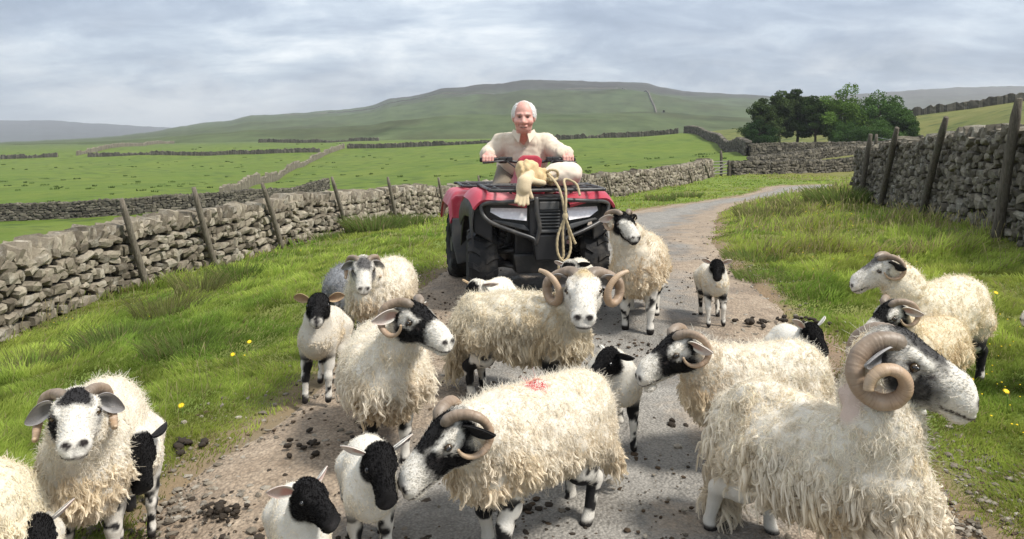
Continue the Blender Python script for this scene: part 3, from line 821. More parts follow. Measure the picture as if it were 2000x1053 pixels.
def ear_mesh(M, hs, side, col, inner, droop=0.0, ln=0.090, back=0.45, tip=None):
    """leaf-shaped cupped ear standing out from the side of the head"""
    nl, nw = 12, 9
    t = np.linspace(0, 1, nl); u = np.linspace(-1, 1, nw)
    wid = 0.030 * np.sin(np.clip(t * 0.93 + 0.07, 0, 1) * math.pi) ** 0.75 + 0.004
    T, U = np.meshgrid(t, u, indexing='ij')
    W = wid[:, None] * U
    cup = 0.55 * (1 - 0.5 * T)
    o = T * ln
    L = np.stack([-.030 - back * o + W * 0.35, .056 + o * math.cos(droop), .030 + W * 0.94 - o * math.sin(droop) + 0.02 * T * (1 - T)], -1)
    dep = cup * (U ** 2) * wid[:, None]          # edges curl forward
    L[..., 0] += dep * 0.9; 
    th = 0.0035
    A = L.copy(); B = L.copy(); A[..., 0] += th; B[..., 0] -= th
    V = np.concatenate([A.reshape(-1, 3), B.reshape(-1, 3)]); V[:, 1] *= side; V *= hs
    idx = np.arange(nl * nw).reshape(nl, nw); nn = nl * nw
    f = np.stack([idx[:-1, :-1], idx[1:, :-1], idx[1:, 1:], idx[:-1, 1:]], -1).reshape(-1, 4)
    F = [f, f[:, ::-1] + nn]
    per = np.concatenate([idx[:, 0], idx[-1, 1:], idx[::-1, -1][1:], idx[0, ::-1][1:]])
    p2 = np.roll(per, -1); F.append(np.stack([per, p2, p2 + nn, per + nn], 1)); F = np.concatenate(F)
    if side < 0: F = F[:, ::-1]
    col = np.asarray(col, float); inner = np.asarray(inner, float); tip = col if tip is None else np.asarray(tip)
    tt = np.concatenate([T.ravel(), T.ravel()])[:, None]
    C = np.concatenate([np.broadcast_to(inner, (nn, 3)), np.broadcast_to(col, (nn, 3))])
    edge = (np.abs(np.concatenate([U.ravel(), U.ravel()])) > 0.7)[:, None]
    C = np.where(edge, col, C); f2 = sstep(0.35, 0.6, tt); C = C * (1 - f2) + np.where(np.arange(2 * nn)[:, None] < nn, inner * 0.5 + tip * 0.5, tip) * f2
    V = (M[:3, :3] @ V.T).T + M[:3, 3]
    return mesh_np('ear', V, F, M_HIDE, True, {'col': ('FLOAT_COLOR', C)})

def lock_curves(roots, nrm, flow, L, strands, rad, k, clump, wave, droop, rg, stiff=0.55):
    """locks of wool: every lock is a bunch of strands that gather towards a wavy, drooping guide"""
    n = len(roots); t = np.linspace(0, 1, k)
    Ls = L * rg.uniform(0.65, 1.3, n)
    co = np.stack([fnoise(roots, 8.5, 2, 41), fnoise(roots, 8.5, 2, 42), fnoise(roots, 8.5, 2, 43)], 1)
    dirn = nrm * stiff + flow * (1 - stiff) + co * .6 + rg.normal(0, 0.16, (n, 3)); dirn /= np.linalg.norm(dirn, axis=1)[:, None]
    a1 = np.cross(dirn, rg.normal(0, 1, (n, 3))); a1 /= np.linalg.norm(a1, axis=1)[:, None]; a2 = np.cross(dirn, a1)
    ph = rg.uniform(0, 6.28, n); fr = rg.uniform(1.0, 1.9, n)
    g = roots[:, None] + dirn[:, None] * (Ls[:, None] * t)[..., None]
    g[..., 2] -= (droop * Ls[:, None] * t[None] ** 1.7)
    wv = (wave * Ls[:, None] * t[None])
    g += a1[:, None] * (wv * np.sin(fr[:, None] * t[None] * 6.28 + ph[:, None]))[..., None] + a2[:, None] * (wv * np.cos(fr[:, None] * t[None] * 6.28 + ph[:, None]))[..., None]
    # never dive back into the body
    rel = ((g - roots[:, None]) * nrm[:, None]).sum(-1); lowb = 0.10 * Ls[:, None] * t[None]
    g += nrm[:, None] * np.maximum(lowb - rel, 0)[..., None]
    off = rg.normal(0, clump, (n, strands, 2))
    spread = (1 - 0.72 * t ** 0.8)
    P = g[:, None] + (off[..., 0, None, None] * a1[:, None, None] + off[..., 1, None, None] * a2[:, None, None]) * spread[None, None, :, None]
    ln = rg.uniform(0.72, 1.05, (n, strands))
    P = P[:, :, :1] + (P - P[:, :, :1]) * ln[..., None, None]
    P += rg.normal(0, rad * 0.5, P.shape) * t[None, None, :, None]
    return P.reshape(-1, k, 3), np.repeat(np.arange(n), strands), g

SHEEP_COUNT = [0]
SHEEP_DBG = []
def make_sheep(label, px, D, heading, head, scale=1.0, hs=1.0, hyaw=None, hpitch=-15, hroll=0, face='badger', horn=None, flare=1.0,
               lamb=False, fleece_len=0.07, locks=1500, strands=14, srad=0.0010, res=0.011, wool=CREAM, wool_dark=0.0, shag=0.5,
               gait=(0, 0, 0, 0), ear=('w', 'w'), ear_droop=0.25, legs='mottled', mouth=0.0, mark=None, group=None, name=None, dz=0.0, wide=1.0, wave=0.16, neckbare=False, tailang=0.0, droop=0.6, cat=None, fuzz=3, core=0.85, deep=1.0, stain=0.5, hairs=3500, hk=0.92):
    """head: (forward, left, up) of the skull, metres from the feet centre, in the body's own frame"""
    SHEEP_COUNT[0] += 1; sd = SHEEP_COUNT[0] * 31; rg = np.random.default_rng(sd)
    X = (px - 1000) / 2000 * D; Y = D * KD
    psi = R(heading)
    root = empty(name or ('lamb' if lamb else 'sheep'), (X, Y, ground_z(X, Y) + dz), psi)
    tag(root, label, cat or ('lamb' if lamb else 'sheep'), group)
    S = SDF(); s = scale
    v = lambda *p: np.array(p, float) * s
    if lamb:
        S.ell(v(.15, 0, .40), v(.14, .105 * wide, .125), 0, .06); S.ell(v(-.02, 0, .39), v(.20, .110 * wide, .125), 0, .06); S.ell(v(-.17, 0, .40), v(.13, .105 * wide, .125), 0, .06)
        S.cone(v(.13, 0, .43), v(-.18, 0, .43), .10 * s, .095 * s, 0, .05)
        nb, nr, nr2 = v(.20, 0, .43), .085 * s, .058 * s
        fx, hx, sy, top = .155, -.20, .070, .34
        lr = (.052, .024, .017, .021)
    else:
        S.ell(v(.19, 0, .485), v(.22, .175 * wide, .19), 0, .08); S.ell(v(-.04, 0, .48), v(.32, .205 * wide, .185), 0, .08); S.ell(v(-.29, 0, .49), v(.20, .175 * wide, .18), 0, .08)
        S.cone(v(.20, 0, .535), v(-.33, 0, .54), .145 * s, .135 * s, 0, .06)
        S.ell(v(.29, 0, .43), v(.11, .12 * wide, .14), 0, .06)
        nb, nr, nr2 = v(.27, 0, .54), .135 * s, .085 * s
        fx, hx, sy, top = .21, -.31, .095, .36
        lr = (.075, .034, .023, .030)
    hp = np.array(head, float) * s
    hy = R(hyaw - heading) if hyaw is not None else 0.0
    M = head_frame(hp, hy, R(hpitch), R(hroll))
    # neck from the shoulders to behind the jaw
    hb = hp + M[:3, :3] @ (np.array([-.035, 0, -.02]) * hs)
    mid = (nb + hb) / 2 + np.array([0, 0, 0.02 * s])
    S.cone(nb, mid, nr, (nr + nr2) / 2, 2, .05); S.cone(mid, hb, (nr + nr2) / 2, nr2 * min(1.0, hs / s + .05), 2, .04)
    head_prims(S, M, hs, lamb, mouth, deep)
    # legs
    for i, (lx, ly) in enumerate(((fx, sy), (fx, -sy), (hx, sy * 1.08), (hx, -sy * 1.08))):
        g = gait[i] * s
        if i < 2:
            pts = [(v(lx, ly, top + .04), lr[0] * s), (v(lx - .012, ly, top - .10) + [g * .35, 0, 0], lr[0] * .62 * s), (v(lx + .006, ly, top * .50) + [g * .6 + abs(g) * .1, 0, 0], lr[1] * s), (v(lx, ly, .055) + [g * .95, 0, 0], lr[2] * s), (v(lx + .012, ly, .022) + [g, 0, 0], lr[3] * s)]
        else:
            pts = [(v(lx + .03, ly, top + .06), lr[0] * 1.55 * s), (v(lx + .06, ly, top - .07) + [g * .3, 0, 0], lr[0] * .95 * s), (v(lx - .055, ly, top * .60) + [g * .5, 0, 0], lr[1] * 1.05 * s), (v(lx - .035, ly, .055) + [g * .95, 0, 0], lr[2] * s), (v(lx - .018, ly, .022) + [g, 0, 0], lr[3] * s)]
        S.chain(pts, 3, .022 * s)
    # tail
    tb = v(-.46, 0, .50) if not lamb else v(-.29, 0, .43)
    tl = v(-.50 - .30 * math.sin(tailang), 0, .50 - .33 * math.cos(tailang)) if not lamb else v(-.32, 0, .24)
    S.cone(tb, tl, (.045 if not lamb else .026) * s, (.040 if not lamb else .022) * s, 0, .03)
    V, Fq = S.mesh(res)
    G = S.groups(V, 4); reg = G.argmin(1)
    N = vert_normals(V, Fq)
    wm = (reg == 0) | ((reg == 2) & (G[:, 1] > .03))
    if not lamb:
        am = sstep(.0, .03, np.minimum(G[:, 1], G[:, 3]) ) * wm
        V = V + N * (am * s * ((0.014 + .014 * (shag > .7)) * fnoise(V, 7.5, 2, sd) + 0.014 * np.abs(vnoise(V, 17, sd + 1))))[:, None]
        N = vert_normals(V, Fq)
    # colours
    wool = np.asarray(wool, float)
    C = np.broadcast_to(wool * 0.80, (len(V), 3)).copy()
    Lh = (V - M[:3, 3]) @ M[:3, :3] / hs
    if lamb: Lh = Lh / [0.88, 1.08, 1.0]
    Lh = Lh / [1, .5 + .5 * deep, deep]
    fc = face_colour(Lh, face, hs, sd)
    hw = sstep(0.012, -0.006, (G[:, 1] - np.minimum(G[:, 2], G[:, 0])) )[:, None] * sstep(-.085, -.055, Lh[:, 0])[:, None]
    C = C * (1 - hw) + fc * hw
    lf = (sstep(0.02, -0.004, G[:, 3] - np.minimum(G[:, 0], G[:, 2])) * sstep(top * s * 1.02, top * s * .80, V[:, 2]))[:, None]
    zl = V[:, 2] / s; nl_ = fnoise(V / s, 9, 3, sd + 9)
    if legs == 'white': lc = np.broadcast_to(WHITE, (len(V), 3)).copy()
    elif legs == 'black': lc = np.broadcast_to(BLACK * 1.4, (len(V), 3)).copy()
    else:
        lc = np.broadcast_to(WHITE, (len(V), 3)).copy()
        f = sstep(.02, .16, nl_ * 0.55 + (zl - (.24 if not lamb else .33)) * 1.7 + 0.05)[:, None]; lc = lc * (1 - f) + BLACK * 1.5 * f
        f = sstep(.25, .4, fnoise(V / s, 20, 2, sd + 2))[:, None]; lc = lc * (1 - f) + BLACK * 1.8 * f
    f = sstep(.052, .034, zl)[:, None]; lc = lc * (1 - f) + np.array([.018, .015, .014]) * f
    C = C * (1 - lf) + lc * lf
    if neckbare:
        f = np.exp(-((V - (M[:3, 3] + M[:3, :3] @ np.array([-.10 * hs, -.05 * hs, -.13 * hs]))) ** 2).sum(1) / (2 * (0.062 * s) ** 2))
        bare = sstep(.30, .62, f); C = C * (1 - bare[:, None]) + np.array([.60, .48, .41]) * bare[:, None]
    else: bare = np.zeros(len(V))
    SHEEP_DBG.append((label, X, Y, psi, root.location.z, M, hs * (1 if not lamb else .9), V[reg == 0], V[reg == 1]))
    me = mesh_np('body', V, Fq, M_HIDE, True, {'col': ('FLOAT_COLOR', C)})
    obj('body', me, root)
    # eyes
    for sdn in (1, -1):
        ln, wd = (0.88, 1.08) if lamb else (1, 1)
        c = (M @ np.array([.046 * hs * ln, .0555 * sdn * hs * wd * (.5 + .5 * deep), .014 * hs * deep, 1]))[:3]
        bm = bmesh.new(); bmesh.ops.create_uvsphere(bm, u_segments=12, v_segments=8, radius=.0122 * hs)
        e = bm_obj('eye', bm, M_EYE if not face.startswith('black') else M_PUPIL, root, True); e.location = c
        bm = bmesh.new(); bmesh.ops.create_uvsphere(bm, u_segments=10, v_segments=6, radius=.007 * hs)
        bmesh.ops.scale(bm, vec=(1.5, .5, .8), verts=bm.verts)
        p = bm_obj('pupil', bm, M_PUPIL, e, True); p.location = Vector(M[:3, :3] @ (np.array([.003, .0105 * sdn, .001]) * hs)); p.rotation_euler = Matrix(M[:3, :3].tolist()).to_euler()
    ecol = {'w': (WHITE, (0.50, 0.34, 0.29)), 'b': (BLACK * 1.3, BLACK * 1.5), 'p': (WHITE * .9, (.55, .30, .25)), 'bw': (BLACK * 1.3, BLACK * 2), 'g': (GREYH * 2.4, GREYH * .8), 't': (np.array([.45, .33, .2]), np.array([.35, .22, .14]))}
    for sdn, ek in zip((1, -1), ear):
        c_, i_ = ecol[ek]
        obj('ear', ear_mesh(M, hs * (1.1 if lamb else 1), sdn, c_, i_, ear_droop, tip=WHITE if ek == 'bw' else None), root)
    if horn:
        for sdn in (1, -1): obj('horn', horn_mesh(M, hs * hk, sdn, horn, flare), root)
    # short hair of the face
    if hairs:
        fa = np.linalg.norm(np.cross(V[Fq[:, 2]] - V[Fq[:, 0]], V[Fq[:, 3]] - V[Fq[:, 1]]), axis=1) * (hw[Fq[:, 0], 0] > .5)
        fi = rg.choice(len(Fq), hairs, p=fa / fa.sum()); w4 = rg.dirichlet((1, 1, 1, 1), hairs); P1 = (V[Fq[fi]] * w4[..., None]).sum(1); N1 = N[Fq[fi, 0]]
        d1 = N1 * .55 - M[:3, 0] * .75 + rg.normal(0, .30, (hairs, 3)); d1 /= np.linalg.norm(d1, axis=1)[:, None]; tt = np.linspace(0, 1, 3); l1 = .0105 * hs * rg.uniform(.5, 1.2, hairs)
        gap = np.minimum(np.linalg.norm(Lh[Fq[fi, 0]] - [.048, .058, .013], axis=1), np.linalg.norm(Lh[Fq[fi, 0]] - [.048, -.058, .013], axis=1)) < .017
        l1[gap] *= .1; l1[Lh[Fq[fi, 0], 0] > .195] *= .3
        Pf = P1[:, None] + (l1[:, None, None] * d1[:, None]) * tt[None, :, None] - N1[:, None] * (l1[:, None, None] * .25 * (tt ** 2)[None, :, None])
        hair_obj('face_hair', Pf, max(srad, .0009) * np.array([1, .8, .3]), M_WOOL, root, np.clip(C[Fq[fi, 0]] * rg.uniform(.75, 1.15, (hairs, 1)), .003, .85))
    # fleece
    area = np.linalg.norm(np.cross(V[Fq[:, 2]] - V[Fq[:, 0]], V[Fq[:, 3]] - V[Fq[:, 1]]), axis=1) / 2
    fv = ((1 - hw[:, 0]) * (1 - sstep(0.25, 0.6, lf[:, 0])) * (1 - bare)); fv = np.where(fv > .6, 1, 0)
    wgt = area * fv[Fq].mean(1)
    if locks and wgt.sum() > 0:
        fi = rg.choice(len(Fq), locks, p=wgt / wgt.sum())
        ab = rg.uniform(0, 1, (locks, 2)); q4 = V[Fq[fi]]
        P0 = (q4[:, 0] * (1 - ab[:, :1]) + q4[:, 1] * ab[:, :1]) * (1 - ab[:, 1:]) + (q4[:, 3] * (1 - ab[:, :1]) + q4[:, 2] * ab[:, :1]) * ab[:, 1:]
        Nn = N[Fq[fi, 0]]
        flow = np.stack([np.full(locks, -0.35), np.zeros(locks), np.full(locks, -0.9)], 1)
        low = sstep(.62 * s, .36 * s, P0[:, 2]); isneck = reg[Fq[fi, 0]] == 2
        Lk = fleece_len * (0.36 + 0.62 * low) * np.where(isneck, .75, 1) * np.where(reg[Fq[fi, 0]] == 3, .5, 1)
        Lk = Lk * np.where(Nn[:, 2] < -.25, .45, 1)
        area_tot = wgt.sum(); clump = 0.62 * math.sqrt(area_tot / locks)
        K = 8 if not lamb else 5
        Pc, ci, gd = lock_curves(P0 - Nn * 0.006, Nn, flow, Lk, strands, srad, K, clump, wave, droop * (0.5 + shag), rg, 0.42 if not lamb else .65)
        radp = srad * np.array(np.linspace(1.15, 0.45, K))
        base = wool[None] * rg.uniform(0.84, 1.10, (locks, 1)) * (1 - wool_dark * 0.5 * (vnoise(P0, 5, sd) > 0.2)[:, None])
        # dirty, yellowed underside and belly
        base = base * (1 - low[:, None] * np.array([.08, .12, .18]))
        st_ = (sstep(.0, .55, fnoise(P0, 3.4, 3, sd + 6)) * stain * sstep(-.25, .3, P0[:, 0] / s + .5 * low))[:, None]; base = base * (1 - st_ * np.array([.30, .40, .52]))
        yel = sstep(.1, .6, fnoise(P0, 5, 2, sd + 4))[:, None]; base = base * (1 - yel * np.array([.0, .05, .14]))
        if mark is not None:
            mp, mr, mc = mark
            f = sstep(mr, mr * .5, np.linalg.norm(P0 - np.array(mp) * s, axis=1))[:, None]; base = base * (1 - f) + np.array(mc) * f
        tint = base[ci] * rg.uniform(.90, 1.08, (len(ci), 1))
        # the body of each lock, with its strands lying round it
        core_r = clump * core * np.array(np.interp(np.linspace(0, 1, K), [0, .35, .75, 1], [1.0, .85, .5, .12]))[None] * rg.uniform(.75, 1.25, (locks, 1)) * (.55 + .5 * low)[:, None]
        radp = np.broadcast_to(radp, (len(Pc), K))
        Pc = np.concatenate([Pc, gd]); radp = np.concatenate([radp, core_r]); tint = np.concatenate([tint, base * .97])
        nf_ = int(locks * fuzz)
        if nf_:
            fi = rg.choice(len(Fq), nf_, p=wgt / wgt.sum()); q4 = V[Fq[fi]]; w4 = rg.dirichlet((1, 1, 1, 1), nf_)
            P1 = (q4 * w4[..., None]).sum(1); N1 = N[Fq[fi, 0]]
            d1 = N1 * .6 + rg.normal(0, .42, (nf_, 3)) + np.array([-.12, 0, -.25]); d1 /= np.linalg.norm(d1, axis=1)[:, None]
            bend = rg.normal(0, .6, (nf_, 3)); tt = np.linspace(0, 1, K)
            l1 = np.minimum(fleece_len * .45, .028 if not lamb else .014) * rg.uniform(.5, 1.2, nf_)
            Pf = P1[:, None] + l1[:, None, None] * (d1[:, None] * tt[None, :, None] + bend[:, None] * (tt ** 2)[None, :, None])
            b1 = wool[None] * rg.uniform(.88, 1.10, (nf_, 1))
            lw1 = sstep(.62 * s, .36 * s, P1[:, 2]); b1 = b1 * (1 - lw1[:, None] * np.array([.10, .15, .22]))
            if mark is not None:
                f = sstep(mr, mr * .5, np.linalg.norm(P1 - np.array(mp) * s, axis=1))[:, None]; b1 = b1 * (1 - f) + np.array(mc) * f
            Pc = np.concatenate([Pc, Pf]); tint = np.concatenate([tint, b1]); radp = np.concatenate([radp, np.broadcast_to(srad * .6 * np.linspace(1.1, .4, K), (nf_, K))])
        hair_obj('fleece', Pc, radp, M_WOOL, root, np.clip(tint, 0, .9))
    return root
# ------------------------------------------------------------------ dry stone walls
def mat_stone(name, c0, c1, c2, lichen, lamt=0.5):
    m, nt, b, out = new_mat(name); q = NB(nt)
    v = q.coord('Object'); g = q.n('ShaderNodeNewGeometry')
    oi = q.n('ShaderNodeObjectInfo')
    wv = q.n('ShaderNodeVectorMath', operation='ADD'); q.l(g.outputs['Position'], wv.inputs[0]); q.l(oi.outputs['Random'], wv.inputs[1])
    r = q.math('FRACT', q.math('ADD', oi.outputs['Random'], q.attr('tint')))
    base = q.ramp(r, [(0.0, c0), (0.5, c1), (1.0, c2)])
    n1 = q.noise(wv.outputs[0], 9, 6, 0.68); n2 = q.noise(wv.outputs[0], 40, 5, 0.7); n3 = q.noise(wv.outputs[0], 3.0, 4, 0.6)
    c = q.mix(q.ramp(n1, [(0.32, 0.0), (0.7, 1.0)]), q.mix(1.0, base, (0.66, 0.64, 0.62), 'MULTIPLY'), q.mix(1.0, base, (1.18, 1.16, 1.10), 'MULTIPLY'))
    c = q.mix(q.ramp(n2, [(0.4, 0.35), (0.6, 0.0)]), c, q.mix(1.0, c, (0.6, 0.58, 0.55), 'MULTIPLY'))
    c = q.mix(q.math('MULTIPLY', q.ramp(n3, [(0.52, 0.0), (0.66, lamt)]), q.ramp(n2, [(0.42, 0.3), (0.6, 1.0)])), c, lichen)
    q.val(b.inputs['Base Color'], c); b.inputs['Roughness'].default_value = 0.93; b.inputs['Specular IOR Level'].default_value = 0.2
    q.l(q.bump(q.math('ADD', n1, q.math('MULTIPLY', n2, 0.5)), 0.7, 0.02), b.inputs['Normal'])
    return m
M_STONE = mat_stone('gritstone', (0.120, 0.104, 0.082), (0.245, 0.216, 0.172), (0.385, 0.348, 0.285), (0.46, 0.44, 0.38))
M_STONE_R = mat_stone('gritstone_shaded', (0.092, 0.083, 0.067), (0.160, 0.146, 0.118), (0.255, 0.235, 0.192), (0.46, 0.45, 0.40), 0.45)  # same gritstone, with the right wall's shade put into its colour
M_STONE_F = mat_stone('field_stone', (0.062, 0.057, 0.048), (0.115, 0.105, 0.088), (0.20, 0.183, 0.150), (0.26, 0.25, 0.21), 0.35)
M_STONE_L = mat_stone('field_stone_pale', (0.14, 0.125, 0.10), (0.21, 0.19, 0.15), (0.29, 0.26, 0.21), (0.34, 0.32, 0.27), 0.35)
M_CORE = simple_mat('wall_core', (0.045, 0.040, 0.033), 0.95, 0.1)

def stone_variants(n, seed):
    """angular blocks: a cube's surface cut 3 x 3, corners worn, every point off true"""
    rg = np.random.default_rng(seed); out = []
    g = np.array([-1, 0, 1.0])
    pts = np.array([(x, y, z) for x in g for y in g for z in g if max(abs(x), abs(y), abs(z)) == 1])
    key = {tuple(p): i for i, p in enumerate(pts)}
    F = []
    for ax in range(3):
        for sg in (-1, 1):
            u, w = [i for i in range(3) if i != ax]
            for a in (-1, 0):
                for b_ in (-1, 0):
                    q = []
                    for da, db in ((0, 0), (1, 0), (1, 1), (0, 1)):
                        p = [0, 0, 0]; p[ax] = sg; p[u] = a + da; p[w] = b_ + db; q.append(key[tuple(float(x) for x in p)])
                    if (sg > 0) ^ (ax == 1): q = q
                    else: q = q[::-1]
                    F.append(q)
    F = np.array(F)
    for _ in range(n):
        V = pts.copy(); c = np.abs(V).sum(1)
        V[c == 3] *= rg.uniform(0.72, 0.92, ((c == 3).sum(), 1)); V[c == 2] *= rg.uniform(0.85, 0.98, ((c == 2).sum(), 1)); V[c == 1] *= rg.uniform(0.95, 1.12, ((c == 1).sum(), 1))
        V = V + rg.normal(0, 0.07, V.shape); V[:, 2] += V[:, 0] * rg.normal(0, .10); V[:, 0] += V[:, 2] * rg.normal(0, .14)
        out.append((V * 0.5, F))
    return out
VARS = stone_variants(14, 5)
VAR_M = {}
def var_mesh(i, mat):
    if (i, mat.name) not in VAR_M: VAR_M[(i, mat.name)] = mesh_np('stone', VARS[i][0], VARS[i][1], mat, False)
    return VAR_M[(i, mat.name)]

def path_pts(P, step):
    P = np.asarray(P, float); s = np.concatenate([[0], np.cumsum(np.linalg.norm(np.diff(P[:, :2], axis=0), axis=1))])
    n = max(2, int(s[-1] / step)); t = np.linspace(0, s[-1], n)
    return np.stack([np.interp(t, s, P[:, 0]), np.interp(t, s, P[:, 1])], 1), t, s[-1]

def join_stones(name, recs, mat, parent, kind='stuff'):
    Vs, Fs, Ts = [], [], []; o = 0
    for pos, Rm, sc, vi, tn in recs:
        V, F = VARS[vi]; Vs.append((V * sc) @ Rm.T + pos); Fs.append(F + o); o += len(V); Ts.append(np.full(len(V), tn))
    me = mesh_np(name, np.concatenate(Vs), np.concatenate(Fs), mat, False, {'tint': ('FLOAT', np.concatenate(Ts))})
    ob = obj(name, me, parent); ob['kind'] = kind; return ob

def rotm(yaw, a=0.0, b=0.0, c=0.0):
    return np.array(Matrix.Rotation(yaw, 3, 'Z') @ Matrix.Rotation(a, 3, 'X') @ Matrix.Rotation(b, 3, 'Y') @ Matrix.Rotation(c, 3, 'Z'))

def in_view(p, m=60):
    D = p[1] / KD
    if D < 2: return False
    x = 1000 + p[0] * 2000 / D; y = HOR + (CAMZ - p[2]) * 2000 / D
    return -m < x < 2000 + m and -m < y < 1053 + m

def dry_wall(label, path, height, mat, n_obj=300, face=1, sz=(0.21, 0.115), seed=1, cope=(0.11, 0.24), lean=0.3, both=True, grow=0.0, sink=0.08, wob=0.03, thick=(0.34, 0.22), group='dry stone walls'):
    """face: +1 the seen side lies to the right of the path's direction"""
    rg = np.random.default_rng(seed)
    C, t, Ltot = path_pts(path, 0.25)
    k = np.ones(5) / 5
    for a in range(2): C[2:-2, a] = np.convolve(C[:, a], k, 'valid')
    T = np.gradient(C, axis=0); T /= np.linalg.norm(T, axis=1)[:, None]
    Zb = terrain(C[:, 0], C[:, 1]); Zb[2:-2] = np.convolve(Zb, k, 'valid')
    wob_ = wob * fnoise(np.stack([t, t * 0], -1), 0.4, 3, seed)
    root = empty('stone_wall', (C[0, 0], C[0, 1], Zb[0])); o0 = np.array([C[0, 0], C[0, 1], Zb[0]])
    tag(root, label, 'wall', group, 'thing')
    def at_s(s):
        x = np.interp(s, t, C[:, 0]); y = np.interp(s, t, C[:, 1]); z = np.interp(s, t, Zb) + np.interp(s, t, wob_)
        tx = np.interp(s, t, T[:, 0]); ty = np.interp(s, t, T[:, 1]); return np.array([x, y, z]), math.atan2(ty, tx)
    faces = []; hidden = []
    for sd in ((face, -face) if both else (face,)):
        z = -sink
        hc = height - cope[1] * 0.72
        while z < hc:
            ch = sz[1] * rg.uniform(0.75, 1.35) * (1.15 - 0.3 * max(z, 0) / height)
            s = rg.uniform(0, .2)
            while s < Ltot:
                f = 1 + grow * s / Ltot
                w = sz[0] * rg.choice((rg.uniform(.45, .9), rg.uniform(.8, 1.8))) * f; p, yw = at_s(s + w / 2)
                zz = z + ch / 2 + rg.normal(0, .026); hh = ch * f * rg.uniform(0.75, 1.3)
                th = np.interp(max(zz, 0), [0, height], thick) + rg.normal(0, .018)
                nrm = np.array([math.sin(yw), -math.cos(yw), 0]) * sd
                pos = p + nrm * (th - .11) + np.array([0, 0, zz])
                rec = (pos - o0, rotm(yw, rg.normal(0, .10), rg.normal(0, .17), rg.normal(0, .13)), np.array([w * .97, .26, hh * 0.95]), int(rg.integers(len(VARS))), float(rg.uniform(0, 1)))
                (faces if sd == face else hidden).append((rec, pos, w * hh / (p[1] ** 2 + p[0] ** 2)))
                s += w * 1.0
            z += ch * (1 + grow * 0.5)
    s = 0.0
    while s < Ltot:                                     # coping stones set on edge
        f = 1 + grow * s / Ltot
        w = cope[0] * rg.uniform(0.6, 1.7) * f; p, yw = at_s(s + w / 2); hh = cope[1] * rg.uniform(0.75, 1.3)
        pos = p + np.array([0, 0, height - cope[1] * 0.55 + rg.normal(0, .02)])
        rec = (pos - o0, rotm(yw, rg.normal(0, .10), lean * rg.uniform(0.2, 1.6), rg.normal(0, .15)), np.array([w * 1.05, thick[1] * 2 * rg.uniform(.85, 1.2), hh]), int(rg.integers(len(VARS))), float(rg.uniform(0, 1)))
        faces.append((rec, pos, 1.4 * w * hh / (p[1] ** 2 + p[0] ** 2))); s += w
    vis = [x for x in faces if in_view(x[1])]; vis.sort(key=lambda x: -x[2])
    top = vis[:n_obj]; ids = set(id(x) for x in top)
    for rec, pos, _ in top:
        ob = bpy.data.objects.new('stone', var_mesh(rec[3], mat))
        M = Matrix(rec[1].tolist()).to_4x4(); ob.matrix_local = Matrix.Translation(Vector(rec[0])) @ M @ Matrix.Diagonal((*rec[2], 1))
        link(ob, root)
    rest = [x[0] for x in faces if id(x) not in ids] + [x[0] for x in hidden]
    if rest: join_stones('stonework', rest, mat, root)
    # rubble core between the two faces
    zc = np.array([-sink, height * .55, height - cope[1] * .6]); wc = np.array([thick[0], (thick[0] + thick[1]) / 2, thick[1]]) - .13
    V = []; nC = len(C)
    for i in range(nC):
        nrm = np.array([T[i, 1], -T[i, 0]])
        for j in range(3): V.append((C[i, 0] + nrm[0] * wc[j] - o0[0], C[i, 1] + nrm[1] * wc[j] - o0[1], Zb[i] + zc[j] + wob_[i] - o0[2]))
        for j in (2, 1, 0): V.append((C[i, 0] - nrm[0] * wc[j] - o0[0], C[i, 1] - nrm[1] * wc[j] - o0[1], Zb[i] + zc[j] + wob_[i] - o0[2]))
    idx = np.arange(nC * 6).reshape(nC, 6); nx = np.roll(idx, -1, 1)
    obj('core', mesh_np('core', V, np.stack([idx[:-1], nx[:-1], nx[1:], idx[1:]], -1).reshape(-1, 4), M_CORE, False), root)
    return root, at_s, Ltot

def far_wall(label, path, height, mat, thick=0.5, seed=1, step=None, group='dry stone walls'):
    """a wall too far off to tell its stones apart: uneven faces and a ragged coping"""
    rg = np.random.default_rng(seed)
    P = np.array([[(p[0] - 1000) / 2000 * p[1], p[1] * KD] for p in path])
    C, t, Lt = path_pts(P, step or 0.45); Zb = terrain(C[:, 0], C[:, 1])
    T = np.gradient(C, axis=0); T /= np.linalg.norm(T, axis=1)[:, None]; nr = np.stack([T[:, 1], -T[:, 0]], 1)
    prof = [(-.5, -.3), (-.5, .3), (-.42, .7), (-.38, .98), (0, 1.0), (.38, .98), (.42, .7), (.5, .3), (.5, -.3)]
    n = len(C); V = np.zeros((n, len(prof), 3)); o0 = np.array([C[0, 0], C[0, 1], Zb[0]])
    top = 1 + 0.10 * rg.normal(0, 1, n) - .35 * (vnoise(np.stack([t, t * 0], -1), .11, seed + 3) > .55) + 0.06 * fnoise(np.stack([t, t * 0], -1), .25, 2, seed)
    for j, (a, h) in enumerate(prof):
        hh = height * h * (top if h > .6 else 1); off = thick * a + rg.normal(0, .045, n)
        V[:, j, 0] = C[:, 0] + nr[:, 0] * off; V[:, j, 1] = C[:, 1] + nr[:, 1] * off; V[:, j, 2] = Zb + hh + (rg.normal(0, .05, n) if h > .6 else 0)
    V = V - o0
    m = len(prof); idx = np.arange(n * m).reshape(n, m)
    F = [np.stack([idx[:-1, :-1], idx[:-1, 1:], idx[1:, 1:], idx[1:, :-1]], -1).reshape(-1, 4), np.stack([idx[0][::-1], idx[-1]])]
    o = obj('stone_wall', mesh_np('stone_wall', V.reshape(-1, 3), F, mat, False, {'tint': ('FLOAT', np.repeat(rg.uniform(0, 1, n), m))}))
    o.location = o0; return tag(o, label, 'wall', group, 'thing')

